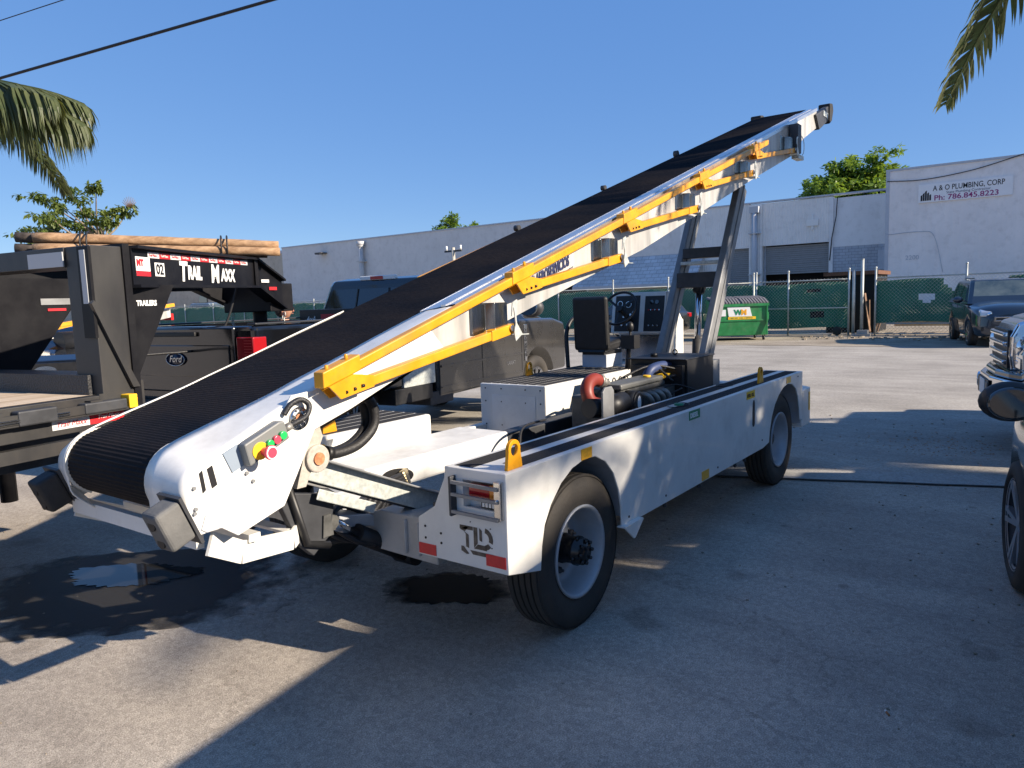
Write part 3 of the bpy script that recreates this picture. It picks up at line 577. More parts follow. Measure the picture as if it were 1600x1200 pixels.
# rear face
rear = [(.0, .495), (.519, .50), (.512, .676), (.409, .741), (.318, .932), (.0, .932)]
m = MB(); m.prism(rear, 'x', -.006, .006); rf = m.build('rear_plate', WHITE, L0, bevel=.004)
c = MB(); c.b2(-.1, .1, .045, .235, .765, .885); cutter(rf, c)
m = MB(); m.b2(.045, .055, .03, .25, .75, .9); m.b2(.0065, .05, .235, .24, .76, .89); m.b2(.0065, .05, .038, .044, .76, .89); m.build('lamp_recess', WHITE2, L0)
m = MB(); m.b2(-.004, .03, .05, .205, .815, .872); tl = m.build('tail_lamp', REDL, L0, bevel=.004)
m = MB(); m.b2(-.006, .03, .05, .09, .813, .874); m.build('amber_lens', ORL, tl, bevel=.003)
m = MB(); m.b2(.0, .03, .06, .14, .77, .8); num = m.build('number_plate_lamp', BLACK, L0)
m = MB()
for k in range(4): m.b2(-.003, .001, .067+k*.018, .079+k*.018, .776, .794)
m.build('led', LBLW, num)
gd = MB()
gd.b2(-.045, -.005, .272, .288, .722, .9); gd2 = gd.build('lamp_guard', DSTEEL, L0, bevel=.005)
m = MB()
for z in (.876, .822, .745): m.bar((-.038, .02, z-.006), (-.038, .285, z), .012, .014)
m.build('guard_bar', STEEL, gd2)
m = MB(); m.b2(-.035, -.006, .012, .045, .735, .9); m.b2(-.04, -.034, .006, .012, .735, .9); gh = m.build('chrome_handle', CHROMED, L0, bevel=.008, seg=3)
m = MB(); m.ball((-.037, .028, .82), .008, 6); m.build('rivet', CHROMED, gh)
# cut-out logo letters T L D
def onrear(y, z, x=-.0075): return (x, y, z)
lg = MB()
def lp(pts): lg.poly([onrear(.262-u, v) for u, v in pts])
z0 = .555
lp([(0, z0+.105), (.035, z0+.122), (.05, z0+.118), (.028, z0+.098)][:4]); lp([(.02, z0+.1), (.05, z0+.085), (.05, z0+.025), (.033, z0+.03), (.033, z0+.088)])
lp([(.0, z0+.125), (.075, z0+.125), (.075, z0+.108), (.0, z0+.108)]); lp([(.005, z0+.03), (.02, z0+.03), (.05, z0+.0), (.035, z0-.004), (.005, z0+.008)])
lp([(.078, z0+.125), (.1, z0+.125), (.1, z0+.055), (.078, z0+.03)]); lp([(.078, z0+.028), (.1, z0+.05), (.145, z0+.05), (.15, z0+.028)])
lp([(.11, z0+.125), (.125, z0+.115), (.125, z0+.065), (.11, z0+.07)])
for i in range(8):
    a0, a1 = radians(80-i*20), radians(80-(i+1)*20); r0, r1 = .028, .05
    if i == 5: continue
    lp([(.135+r0*cos(a0), z0+.08+r0*sin(a0)), (.135+r1*cos(a0), z0+.08+r1*sin(a0)), (.135+r1*cos(a1), z0+.08+r1*sin(a1)), (.135+r0*cos(a1), z0+.08+r0*sin(a1))])
lp([(.055, z0+.018), (.185, z0+.018), (.185, z0+.0), (.07, z0+.0)])
lg.build('cutout_lettering', PCUT, rf)
for (ya, yb, za, zb) in ((.408, .513, .508, .558), (.012, .118, .52, .572)):
    m = MB(); m.b2(-.009, -.006, ya, yb, za, zb); m.build('red_reflector', REDR, rf)
m = MB()
for y, z in ((.47, .64), (.47, .585), (.375, .62), (.375, .575), (.2, .7), (.09, .685), (.085, .6)): m.cyl((-.0085, y, z), (-.005, y, z), .006 if y > .3 else .003, 8)
m.build('bolt_hole', INK, rf)
# deck grip stripes
m = MB(); rn = random.Random(3)
m.b2(.03, 4.4, .205, .31, .9322, .9335); m.b2(.16, 4.4, .035, .14, .9322, .9335)
gs = m.build('grip_strip', GRIP, deck)
for x, lab in ((2.08, 'a'), (3.22, 'b')):
    m = MB(); y0_ = .13 if lab == 'a' else .24
    m.lathe([(.0, -.03), (.055, -.03), (.06, .001), (.064, .003)], (x, y0_+.02, .9345), 'z', 20); 
    for v in m.b.verts: v.co.x = x+(v.co.x-x)*1.7
    o = m.build('filler_recess', BLACK, deck)
    if lab == 'a': m = MB(); m.cyl((x+.01, y0_+.02, .92), (x+.01, y0_+.02, .945), .03, 12); m.build('fuel_cap', GRNL, o)
def lug(x, y, z, rz=0, mat_=YEL):
    m = MB(); n = 24; out = [(x-.055, z), (x+.055, z)]+[(x+.043*cos(a), z+.085+.043*sin(a)) for a in [radians(-10+200*i/n) for i in range(n+1)]]
    m.prism(out, 'y', y-.009, y+.009); o = m.build('lifting_lug', mat_, L0, bevel=.002)
    cc = MB(); cc.cyl((x, y-.1, z+.083), (x, y+.1, z+.083), .027, 20); cutter(o, cc); return o
lug(.1, .035, .932); lug(3.46, .06, .932); lug(.50, 1.72, .89); lug(3.2, 2.12, .95)
# side details
m = MB(); m.b2(.6, .7, -.003, 0, .872, .925); m.build('amber_reflector', ORR, panel)
m = MB(); m.b2(2.1, 2.22, -.003, 0, .44, .50); m.build('amber_reflector', ORR, panel)
m = MB(); m.b2(3.96, 4.08, -.003, 0, .872, .925); m.build('amber_reflector', ORR, panel)
m = MB(); m.b2(1.9, 2.07, -.003, 0, .868, .925); o = m.build('diesel_label', GRNL, panel); text('DIESEL', .042, (1.912, -.004, .882), (1, 0, 0), Z_, LBLW, o, bold=.001)
m = MB(); m.b2(2.96, 3.14, -.003, 0, .862, .918); o = m.build('hydraulic_label', INKY, panel); text('HYD. OIL', .036, (2.965, -.004, .876), (1, 0, 0), Z_, INK, o, bold=.001)
m = MB(); m.prism([(3.09, .66), (3.1, .64), (3.125, .64), (3.14, .66), (3.14, .82), (3.13, .84), (3.11, .84), (3.1, .82)], 'y', -.003, .0); m.build('sight_slot', INK, panel)
m = MB()
for x, z in ((1.08, .47), (1.55, .475), (2.38, .475), (3.32, .5), (4.3, .9)): m.cyl((x, -.004, z), (x, .0, z), .007, 8)
for x in (1.6, 2.12, 2.8, 3.0): m.cyl((x, .03, .425), (x, .03, .40), .008, 8); m.ball((x, .03, .4), .014, 5)
m.build('bolt', DSTEEL, panel)
m = MB(); m.prism([(.985, .432), (1.195, .432), (1.10, .355), (1.085, .352)], 'y', -.03, -.02); m.prism([(.985, .44), (1.195, .44), (1.195, .432), (.985, .432)], 'y', -.03, .02); m.build('corner_flap', WHITE, L0)
# wheel wells
for cx in (.63, 3.97):
    m = MB(); A = arc(cx, .46, .46, 0, 180, 14)
    for (x0, z0_), (x1, z1_) in zip(A, A[1:]): m.poly([(x0, .013, min(.89, z0_)), (x1, .013, min(.89, z1_)), (x1, .33, min(.89, z1_)), (x0, .33, min(.89, z0_))])
    m.b2(cx-.42, cx+.42, .325, .334, .45, .89); m.build('wheel_well', mat('well_grey', (.42, .43, .45), .5, dirt=.5), L0)
# front bumper nose
m = MB(); m.prism([(0.0, 4.45), (0, 4.72), (.3, 4.85), (1.9, 4.85), (2.2, 4.7), (2.2, 4.45)], 'z', .43, .76) if False else None
m = MB(); pts = [(4.452, .0), (4.72, .0), (4.85, .12), (4.85, 1.2), (4.452, 1.2)]; m.prism(pts, 'z', .42, .76); fb = m.build('front_bumper', WHITE, L0, bevel=.012)
m = MB(); m.b2(4.655, 4.7, -.004, 0, .55, .72); m.build('amber_reflector', ORR, fb)
# ---- wheels ----
def loader_wheel(x, y, sgn, r=.388, hubo=True):
    w_ = bpy.data.objects.new('wheel', None); COL.objects.link(w_); w_.parent = L0; w_.location = (x, y, r)
    # sgn -1 : outer face toward -y.  profile (radius, offset outward)
    T = MB(); hw = .105
    pr = [(.222, -hw*.78), (.25, -hw*.92), (.31, -hw*1.04), (.35, -hw*.98), (.378, -hw*.84)]
    for k in range(5):   # ribs and grooves
        a = -hw*.78+k*hw*.34; pr += [(.388, a), (.388, a+hw*.24), (.376, a+hw*.25), (.376, a+hw*.33)]
    pr += [(.378, hw*.84), (.35, hw*.98), (.31, hw*1.04), (.25, hw*.92), (.222, hw*.78)]
    T.lathe([(q, t*sgn) for q, t in pr], (0, 0, 0), 'y', 64, smooth=False)
    t_ = T.build('tyre', TYRE, w_, fix=True)
    for pl in t_.data.polygons: pl.use_smooth = True
    k = t_.modifiers.new('e', 'EDGE_SPLIT'); k.split_angle = radians(38)
    G = MB(); G.lathe([(q, t*sgn) for q, t in [(.232, .088), (.236, .1), (.226, .104), (.214, .09), (.206, .055), (.2, .04), (.196, -.02), (.186, -.045), (.17, -.055), (.13, -.05), (.1, -.035), (.06, -.03), (.0, -.03)]], (0, 0, 0), 'y', 48)
    g_ = G.build('rim', RIM, w_)
    N_ = MB()
    for q in range(6):
        a = 2*pi*q/6+.4; cx, cz = .118*cos(a), .118*sin(a); N_.cyl((cx, sgn*-.05, cz), (cx, sgn*-.018, cz), .017, 6); N_.cyl((cx, sgn*-.05, cz), (cx, sgn*-.002, cz), .008, 8)
    N_.build('lug_nut', DSTEEL, g_)
    if hubo:
        H = MB(); H.lathe([(q, t*sgn) for q, t in [(.075, -.04), (.078, .0), (.07, .02), (.07, .06), (.075, .07), (.075, .085), (.068, .088), (.067, .115), (.05, .118), (.048, .128), (.0, .13)]], (0, 0, 0), 'y', 30)
        for q in range(8):
            a = 2*pi*q/8; H.cyl((.056*cos(a), sgn*.115, .056*sin(a)), (.056*cos(a), sgn*.133, .056*sin(a)), .009, 6)
        for q in range(4): a = 2*pi*q/4+.3; H.cyl((.072*cos(a), sgn*.07, .072*sin(a)), (.072*cos(a), sgn*.098, .072*sin(a)), .011, 6)
        H.build('hub', HUB, w_)
    else:
        H = MB(); H.lathe([(q, t*sgn) for q, t in [(.075, -.04), (.062, 0), (.058, .03), (.04, .042), (.0, .045)]], (0, 0, 0), 'y', 24); H.build('hub', GREASE, w_)
    return w_
loader_wheel(.676, .155, -1); loader_wheel(3.97, .155, -1, hubo=False); loader_wheel(.676, 2.0, 1); loader_wheel(3.97, 2.0, 1, hubo=False)
m = MB(); m.cyl((.676, .2, .388), (.676, 1.95, .388), .06, 12); m.ball((.676, .85, .388), (.19, .17, .19), 10); m.build('rear_axle', DSTEEL, L0)
m = MB(); m.cyl((3.97, .2, .388), (3.97, 1.95, .388), .05, 12); m.build('front_axle', DSTEEL, L0)
# ---- central frame ----
m = MB(); m.b2(.3, 1.62, 1.2, 1.64, .6, .755); cf = m.build('frame_shelf', WHITE2, L0, bevel=.015)
m = MB(); m.b2(1.62, 4.4, 1.2, 1.32, .5, .74); m.build('frame_rail', DSTEEL, L0, bevel=.01)
m = MB(); m.b2(.1, 4.4, .42, .52, .45, .72); m.b2(.5, .62, .52, 1.2, .4, .6); m.b2(1.3, 4.4, .52, 1.2, .42, .44); m.build('frame_rail', DSTEEL, L0, bevel=.008)
m = MB()
cp = [(.5+.09*cos(a)*1.7, .63+.06*sin(a)) for a in [2*pi*i/24 for i in range(24)]]
m.prism([(.545+.125*cos(a), .668+.046*sin(a)-.015*cos(a)) for a in [2*pi*i/24 for i in range(24)]], 'y', 1.192, 1.1995); m.build('hose_opening', INK, cf)
for k in range(5):
    m = MB(); m.tube(smoothpts([(.64, 1.22, .69-.012*k), (.54, 1.16-.01*k, .685-.015*k), (.4, 1.12, .68-.022*k), (.22+.02*k, 1.08, .63-.03*k), (.1, 1.05, .5)], 5), .016, 7); h_ = m.build('hydraulic_hose', HOSE, L0)
    m = MB(); m.cyl((.60, 1.19, .69-.012*k), (.53, 1.155-.01*k, .685-.015*k), .019, 6); m.build('hose_fitting', mat('brass_fitting', (.5, .42, .26), .35, metal=.8), h_)
# left rear deck box
m = MB(); m.b2(.42, 1.335, 1.645, 2.2, .5, .888); lb = m.build('left_rear_body', WHITE, L0, bevel=.02, seg=3)
cutter(lb, MB().cyl((.676, 1.8, .388), (.676, 2.4, .388), .44, 30))
m = MB()
for k in range(5): m.b2(.44, 1.30, 1.675+k*.104, 1.757+k*.104, .8885, .891)
m.build('grip_strip', GRIP, lb)
m = MB(); m.lathe([(0, 0), (.035, 0)], (.4185, 1.68, .8), 'x', 20, False); wl = m.build('warning_label', INKY, lb); m = MB(); m.lathe([(.022, 0), (.028, 0)], (.4175, 1.68, .8), 'x', 20, False); m.build('label_ring', INK, wl)
m = MB(); m.b2(1.34, 2.55, 2.12, 2.2, .45, .6); m.build('left_sill', WHITE, L0, bevel=.01)
# left front deck box
m = MB(); m.b2(2.54, 4.25, 1.5, 2.18, .45, .95); fbx = m.build('left_front_body', WHITE, L0, bevel=.01)
m = MB()
for k in range(7): m.b2(2.57, 4.2, 1.525+k*.094, 1.598+k*.094, .9505, .953)
m.build('grip_strip', GRIP, fbx)
m = MB(); m.b2(2.5365, 2.539, 1.6, 2.05, .55, .86); m.build('access_panel', WHITE2, fbx, bevel=.001)
m = MB()
for y in (1.55, 1.7, 1.95, 2.12):
    for z in (.91, .6, .8): m.cyl((2.535, y, z), (2.54, y, z), .006, 8)
m.cyl((2.53, 1.53, .935), (2.53, 2.16, .935), .0, 3) if False else None
m.build('bolt', INK, fbx)
m = MB(); m.b2(4.25, 5.3, 1.5, 2.2, .45, .94); m.build('cab_floor', WHITE, L0, bevel=.01)
m = MB(); m.b2(3.0, 3.18, 1.2, 1.5, .74, .8); m.build('bracket', DSTEEL, L0)
# ---- engine ----
m = MB(); m.b2(2.2, 3.1, .62, 1.05, .62, .94); m.b2(2.25, 3.0, .66, .9, .94, .99); eng = m.build('engine_block', ENG, L0, bevel=.02, seg=3)
m = MB(); m.b2(2.22, 2.92, .64, .82, .99, 1.03); m.build('valve_cover', mat('valve_cover_grey', (.13, .13, .12), .45, var=.2), eng, bevel=.012)
m = MB()
for k in range(4):
    x = 2.48+.10*k; m.tube(smoothpts([(x, .62, .93), (x+.01, .57, .925), (x+.04, .55, .88), (x+.07, .57, .83)], 4), .021, 8)
m.b2(2.4, 3.0, .52, .6, .76, .82); m.build('intake_manifold', ENGA, eng)
m = MB(); m.lathe([(0, 0), (.075, 0), (.08, .012), (.08, .25), (.1, .255), (.1, .28), (.0, .285)], (2.2, .76, .93), 'x', 28)
for k in range(10): m.b2(2.22+k*.02, 2.228+k*.02, .68, .84, .849, .851)
af = m.build('air_filter', BLACK, L0)
af.location = (2.2*0, 0, 0)
m = MB(); m.cyl((2.3, .64, .90), (2.3, .55, .90), .085, 24); m.cyl((2.3, .55, .90), (2.3, .54, .90), .085, 24, .07); af2 = m.build('air_filter_housing', BLACK, L0)
m = MB(); m.cyl((2.3, .5395, .90), (2.3, .5385, .90), .05, 20)
for v in m.b.verts: v.co.x = 2.3+(v.co.x-2.3)*.55
m.build('round_label', LBLW, af2)
m = MB(); m.prism([(1.80, .7), (1.95, .7), (1.95, 1.03), (1.92, 1.06), (1.83, 1.06), (1.80, 1.03)], 'y', .55, .565); m.build('filter_bracket', STEEL, L0, bevel=.003)
m = MB(); m.tube(smoothpts([(2.16, .78, 1.06), (2.08, .78, 1.08), (1.985, .77, 1.06), (1.935, .75, 1.0), (1.955, .73, .94), (2.03, .7, .91)], 6), .046, 16); rh = m.build('red_intake_hose', REDH, L0)
m = MB(); m.cyl((2.14, .78, 1.065), (2.17, .78, 1.06), .05, 16); m.cyl((2.02, .705, .915), (2.045, .695, .90), .05, 16); m.cyl((2.17, .78, 1.06), (2.26, .79, 1.03), .04, 14); m.build('hose_clamp', ENGA, rh)
m = MB(); m.cyl((1.96, .62, .9), (2.2, .62, .92), .07, 18); m.cyl((1.80, .66, .92), (1.98, .64, .9), .065, 18); m.cyl((2.0, .62, .82), (2.0, .62, .7), .03, 10); m.build('air_intake_canister', BLACK, L0)
m = MB(); m.b2(3.15, 3.7, .54, 1.04, .6, 1.13); m.b2(3.1, 3.15, .56, 1.0, .64, 1.09); m.b2(3.1, 3.72, .53, 1.05, 1.13, 1.14); rad = m.build('radiator', BLACK, L0, bevel=.008)
m = MB(); m.b2(3.7, 3.85, .54, 1.02, .7, 1.08); m.b2(3.74, 3.8, .6, .7, .55, .75); m.build('radiator_shroud', STEEL, L0)
m = MB(); m.cyl((3.3, .9, 1.14), (3.3, .9, 1.17), .03, 12); m.tube([(3.5, .8+.02*cos(a), 1.165+.02*sin(a)) for a in [2*pi*i/10 for i in range(10)]], .006, 5, True); m.build('radiator_cap', BLACK, rad)
m = MB(); m.tube(smoothpts([(2.85, .76, 1.0), (2.9, .74, 1.07), (3.05, .72, 1.09), (3.2, .7, 1.08), (3.35, .68, 1.09)], 5), .038, 12); m.build('blue_coolant_hose', BLUEH, L0)
rn = random.Random(9)
for k in range(14):
    a = Vector((rn.uniform(2.4, 3.1), rn.uniform(.55, .95), rn.uniform(.82, 1.06))); b_ = Vector((rn.uniform(2.9, 3.3), rn.uniform(.5, .9), rn.uniform(.7, 1.05))); mm_ = a.lerp(b_, .5)+Vector((0, 0, rn.uniform(-.05, .1)))
    m = MB(); m.tube(smoothpts([a, mm_, b_], 5), rn.choice([.007, .01, .014]), 6); m.build('engine_cable', HOSE, L0)
for k in range(4):
    m = MB(); m.tube([(2.42+.1*k+.022*cos(a), .86, 1.02+.022*sin(a)) for a in [2*pi*i/12 for i in range(12)]], .005, 5, True); m.cyl((2.42+.1*k, .86, .98), (2.42+.1*k, .86, 1.0), .02, 8); m.build('injector_loop', BLACK, eng)
m = MB(); m.b2(2.95, 3.1, .66, .72, 1.0, 1.03); m.cyl((2.75, .7, 1.03), (2.75, .7, 1.045), .03, 12); m.build('dipstick_cap', INKY, eng)
m = MB(); m.tube(smoothpts([(2.0, 1.15, .78), (1.6, 1.05, .8), (1.45, .98, .72), (1.44, .96, .62)], 6), .009, 6); m.build('fuel_line', HOSE, L0)
m = MB(); m.b2(1.3, 1.9, .7, 1.05, .46, .64); m.cyl((1.75, .9, .64), (1.75, .9, .7), .05, 12); m.cyl((1.4, .8, .64), (1.4, .8, .68), .03, 10); m.build('transmission', ENG, L0, bevel=.02)
m = MB(); m.b2(3.9, 4.35, .5, .85, .6, .82); m.b2(4.0, 4.12, .56, .7, .82, .86); m.build('battery_box', LBLW, L0, bevel=.01)
# black lever console beside seat
m = MB(); m.cyl((4.0, 1.5, .95), (4.0, 1.48, 1.32), .012, 8); m.ball((4.0, 1.48, 1.36), (.035, .035, .05), 8); m.b2(3.96, 4.08, 1.42, 1.56, 1.15, 1.28); m.cyl((4.05, 1.53, .9), (4.05, 1.53, 1.15), .04, 12, .02); m.build('hand_lever', BLACK, L0)
# ---- lift arms ----
def post(y, bx, bz, tx, tz):
    m = MB(); a = Vector((bx, y, bz)); b_ = Vector((tx, y, tz)); m.bar(a, b_, .075, .17, up=(0, 1, 0)) if False else None
    d = (b_-a).normalized(); n = Vector((d.z, 0, -d.x))
    P = [a-n*.1, a+n*.1, b_+n*.1, b_-n*.1]
    m.prism([(p.x, p.z) for p in P], 'y', y-.035, y+.035)
    o = m.build('lift_arm', STEEL, L0, bevel=.012, seg=3)
    m = MB(); P = [a-n*.012, a+n*.012, b_+n*.012, b_-n*.012]; m.prism([(p.x, p.z) for p in P], 'y', y-.042, y-.036); m.build('arm_rib', STEEL, o)
    return o
ax0, az0, ax1, az1 = 4.12, .72, 5.28, 2.74
post(.85, ax0, az0, ax1, az1); post(1.33, ax0+.08, az0, ax1+.08, az1)
def al(t): return ax0+(ax1-ax0)*t, az0+(az1-az0)*t
for t, h in ((.665, .10), (.615, .035), (.53, .15)):
    x, z = al(t); m = MB(); m.prism([(x-.07, z-h/2), (x+.1, z-h/2), (x+.1, z+h/2), (x-.07, z+h/2)], 'y', .886, 1.294); m.build('cross_member', ZINC if h < .05 else DSTEEL, L0, bevel=.005)
m = MB(); m.cyl((4.66, 1.09, .75), (4.70, 1.09, 1.2), .05, 16); lc = m.build('lift_cylinder', DSTEEL, L0)
m = MB(); m.cyl((4.70, 1.09, 1.2), (4.755, 1.09, 1.72), .032, 16); m.build('piston_rod', CHROME, lc); m = MB(); m.cyl((4.755, 1.05, 1.7), (4.76, 1.13, 1.72), .06, 12); m.cyl((4.755, 1.09, 1.66), (4.77, 1.09, 1.85), .05, 12); m.build('rod_end', BLACK, lc)
# ---- seat & console ----
S0 = bpy.data.objects.new('driver_seat', None); COL.objects.link(S0); S0.parent = L0
m = MB(); m.prism([(4.02, 1.12), (4.1, 1.12), (4.06, 1.66), (3.99, 1.66)], 'y', 1.74, 2.13); m.build('backrest', BLACK, S0, bevel=.03, seg=3)
m = MB(); m.prism([(4.0, 1.1), (4.5, 1.14), (4.52, 1.24), (4.08, 1.2)], 'y', 1.76, 2.1); m.build('cushion', BLACK, S0, bevel=.03, seg=3)
m = MB(); m.b2(4.06, 4.4, 1.78, 2.06, .95, 1.08); m.build('seat_pedestal', TRIM, S0, bevel=.004)
m = MB(); m.b2(4.05, 4.42, 1.8, 2.05, 1.08, 1.115); m.build('seat_slide', BLACK, S0)
m = MB(); m.tube(smoothpts([(3.98, 2.18, .95), (4.0, 2.2, 1.12), (4.03, 2.22, 1.3), (4.12, 2.22, 1.42), (4.3, 2.22, 1.46), (4.5, 2.22, 1.4)], 5), .022, 10); m.build('grab_rail', BLACK, L0)
C0 = bpy.data.objects.new('control_console', None); COL.objects.link(C0); C0.parent = L0
m = MB(); m.prism([(4.74, 1.26), (4.82, 1.69), (4.9, 1.69), (5.2, 1.40), (5.24, 1.38), (5.24, .94), (4.98, .94), (4.98, 1.22)], 'y', 1.47, 2.1); cb = m.build('console_body', WHITE, C0, bevel=.008)
def onpanel(y, t, off=.004):  # point on the slanted fascia (t 0..1 bottom to top)
    a = Vector((4.74, y, 1.26)); b_ = Vector((4.82, y, 1.69)); n = Vector((-.43, 0, .08)).normalized(); return a.lerp(b_, t)+n*off
def panelbox(y0_, y1_, t0, t1, mt, nm, par):
    m = MB(); q = [onpanel(y0_, t0), onpanel(y1_, t0), onpanel(y1_, t1), onpanel(y0_, t1)]; r_ = [onpanel(y0_, t0, -.002), onpanel(y1_, t0, -.002), onpanel(y1_, t1, -.002), onpanel(y0_, t1, -.002)]
    A = [m.b.verts.new(p) for p in q]; B_ = [m.b.verts.new(p) for p in r_]; m.face(A); m.face(B_[::-1])
    for i in range(4): m.face([A[i], B_[i], B_[(i+1) % 4], A[(i+1) % 4]])
    return m.build(nm, mt, par)
p1 = panelbox(1.49, 1.71, .04, .9, BLACK, 'switch_panel', C0); p2 = panelbox(1.77, 2.06, .04, .92, BLACK, 'gauge_panel', C0)
def dial(y, t, r, mt, nm, par):
    m = MB(); c = onpanel(y, t, .005); d = Vector((-.43, 0, .08)).normalized(); m.cyl(c, c+d*.008, r, 18); return m.build(nm, mt, par)
for y, t, r in ((2.0, .72, .032), (1.9, .7, .036)):
    g_ = dial(y, t, r, CHROMED, 'gauge', p2); m = MB(); c = onpanel(y, t, .0135); d = Vector((-.43, 0, .08)).normalized(); m.cyl(c, c+d*.001, r*.8, 16); m.build('gauge_face', INK, g_)
for y, t in ((1.87, .45), (1.91, .42), (1.95, .4), (1.9, .2), (1.97, .2), (1.84, .5)): dial(y, t, .012, CHROMED, 'switch', p2)
for k in range(6): dial(1.54+.024*k, .56, .007, RED if k % 2 else CHROMED, 'indicator_lamp', p1)
for k in range(3): dial(1.55+.05*k, .18, .009, CHROMED, 'switch', p1)
for y in (1.57, 1.63): dial(y, .75, .022, GLASS, 'gauge', p1)
m = MB(); m.b2(4.93, 4.98, 1.47, 2.1, .96, 1.22); m.build('knee_panel', CHROMED, C0)
m = MB(); m.b2(4.97, 5.0, 1.3, 1.47, .6, .98); m.cyl((4.96, 1.55, 1.03), (4.975, 1.55, 1.03), .03, 12); m.build('front_plate', WHITE, C0)
m = MB(); n = 40; cc = Vector((4.52, 1.87, 1.53)); nrm_ = Vector((-.86, 0, .5)).normalized(); e2 = Vector((0, 1, 0)); e3 = nrm_.cross(e2)
m.tube([cc+.19*(cos(2*pi*i/n)*e2+sin(2*pi*i/n)*e3) for i in range(n)], .0135, 10, True); sw = m.build('steering_wheel', BLACK, L0)
m = MB()
for a in (90, 215, 325): m.bar(cc-nrm_*.02, cc+.185*(cos(radians(a))*e2+sin(radians(a))*e3), .024, .01, up=nrm_)
m.cyl(cc-nrm_*.03, cc+nrm_*.01, .035, 16); m.cyl(cc-nrm_*.03, cc-nrm_*.33, .025, 12); m.build('steering_column', BLACK, sw)
# =============== BOOM ===============
def zr(x): return 1.509+.321*x          # top edge of the near boom rail
YN, YF, YB0, YB1 = .5, 1.42, .73, 1.34
def zw(x): return zr(x)+.034          # the near web stands slightly above the belt
web_bot = [(-.065, 1.34), (.259, 1.42), (1.444, 1.746), (2.298, 1.966), (4.713, 2.728), (5.94, 3.098), (6.247, 3.299), (6.784, 3.5)]
web_far = [(1.61, 1.75), (2.5, 1.98), (5.02, 2.775), (6.3, 3.16), (6.62, 3.37), (7.18, 3.58)]
m = MB(); m.prism([(-.38, 1.26)]+web_bot+[(6.8, zw(6.8)), (-.38, zw(-.38)-.02)], 'y', YN, YN+.02); m.build('boom_web', ALUW, L0)
m = MB(); m.prism([(.3, 1.38)]+web_far+[(7.18, zr(7.18)-.1), (.3, zr(.3)-.1)], 'y', YF-.05, YF-.03); m.build('boom_web', ALUW, L0)
# white nose plates with rounded nose
nose = [(-1.087, .895), (-1.0, .899), (-.938, .854), (-.738, .913), (-.675, 1.013), (-.576, 1.177), (-.387, 1.233), (-.065, 1.348), (.226, 1.41), (.092, 1.549), (-.464, 1.386), (-.562, 1.332), (-.675, 1.322), (-.703, 1.284), (-1.029, 1.128), (-1.068, 1.118), (-1.101, 1.099), (-1.115, 1.07), (-1.122, 1.03), (-1.115, .98)]
for y0_, y1_, in ((YN-.012, YN-.002),):
    m = MB(); m.prism(nose, 'y', y0_, y1_); pl = m.build('nose_plate', WHITE, L0, bevel=.003)
    if y0_ < 1: NP = pl
# J-shaped flanges: lofted between the belt-side edge (high) and the plate-side edge (low)
inner = [(.35, zr(.35)+.004), (.0, zr(0)+.004), (-.25, zr(-.25)), (-.48, zr(-.48)), (-.63, zr(-.63)-.002), (-.95, zr(-.95)+.008)]+arc(-1.0, 1.051, .137, 108, 200, 4)+[(-1.115, .93), (-1.03, .85)]
outN = [(.3, zr(.3)+.03), (.0, zr(0)+.028), (-.30, zr(-.3)+.018), (-.56, 1.335), (-.70, 1.286), (-1.03, 1.13), (-1.068, 1.118), (-1.098, 1.10), (-1.115, 1.075), (-1.122, 1.04), (-1.118, .99), (-1.10, .935), (-1.085, .893)]
outF = [(.35, zr(.35)-.11), (.0, zr(0)-.10), (-.25, zr(-.25)-.09), (-.48, zr(-.48)-.08), (-.63, zr(-.63)-.07), (-.86, zr(-.86)-.06), (-.95, zr(-.95)-.075), (-1.0, 1.105), (-1.045, 1.07), (-1.06, 1.02), (-1.05, .965), (-1.02, .91), (-.97, .857)]
def loftflange(yi, yo, ins, outs):
    m = MB(); rows = []
    n = 5
    def dense(P): 
        q = smoothpts([(x, 0, z) for x, z in P], 4); return q
    I, O = dense(ins), dense(outs)
    for p, q in zip(I, O):
        row = []
        for k in range(n+1):
            t = k/n; z = p.z+(q.z-p.z)*t+.002*sin(pi*t); x = p.x+(q.x-p.x)*t; row.append(m.b.verts.new((x, yi+(yo-yi)*t, z)))
        rows.append(row)
    for A, B_ in zip(rows, rows[1:]):
        for k in range(n):
            f = m.face([A[k], B_[k], B_[k+1], A[k+1]]); f.smooth = True
    o = m.build('nose_flange', WHITE, L0); k = o.modifiers.new('s', 'SOLIDIFY'); k.thickness = .006; k.offset = -1; return o
loftflange(YB0-.012, YN-.012, inner, outN); loftflange(YB1+.012, 1.60, inner, outF)
for yy in (YB0-.006, YB1+.006):
    m = MB(); ring = arc(-1.0, 1.051, .136, 60, 250, 16); r2 = arc(-1.0, 1.051, .118, 60, 250, 16)
    for (a0, b0), (a1, b1), (c0, d0), (c1, d1) in zip(ring, ring[1:], r2, r2[1:]): m.prism([(a0, b0), (a1, b1), (c1, d1), (c0, d0)], 'y', yy-.003, yy+.003)
    m.build('cheek_ring', mat('nylon_ring', (.6, .57, .5), .5), L0)
m = MB(); m.prism([(-1.0, .86), (-.2, 1.1), (.35, 1.3), (.35, zr(.35)-.1), (0, 1.37), (-.5, 1.24), (-.98, 1.1), (-1.04, 1.0)], 'y', 1.59, 1.60); m.build('nose_plate', WHITE, L0)
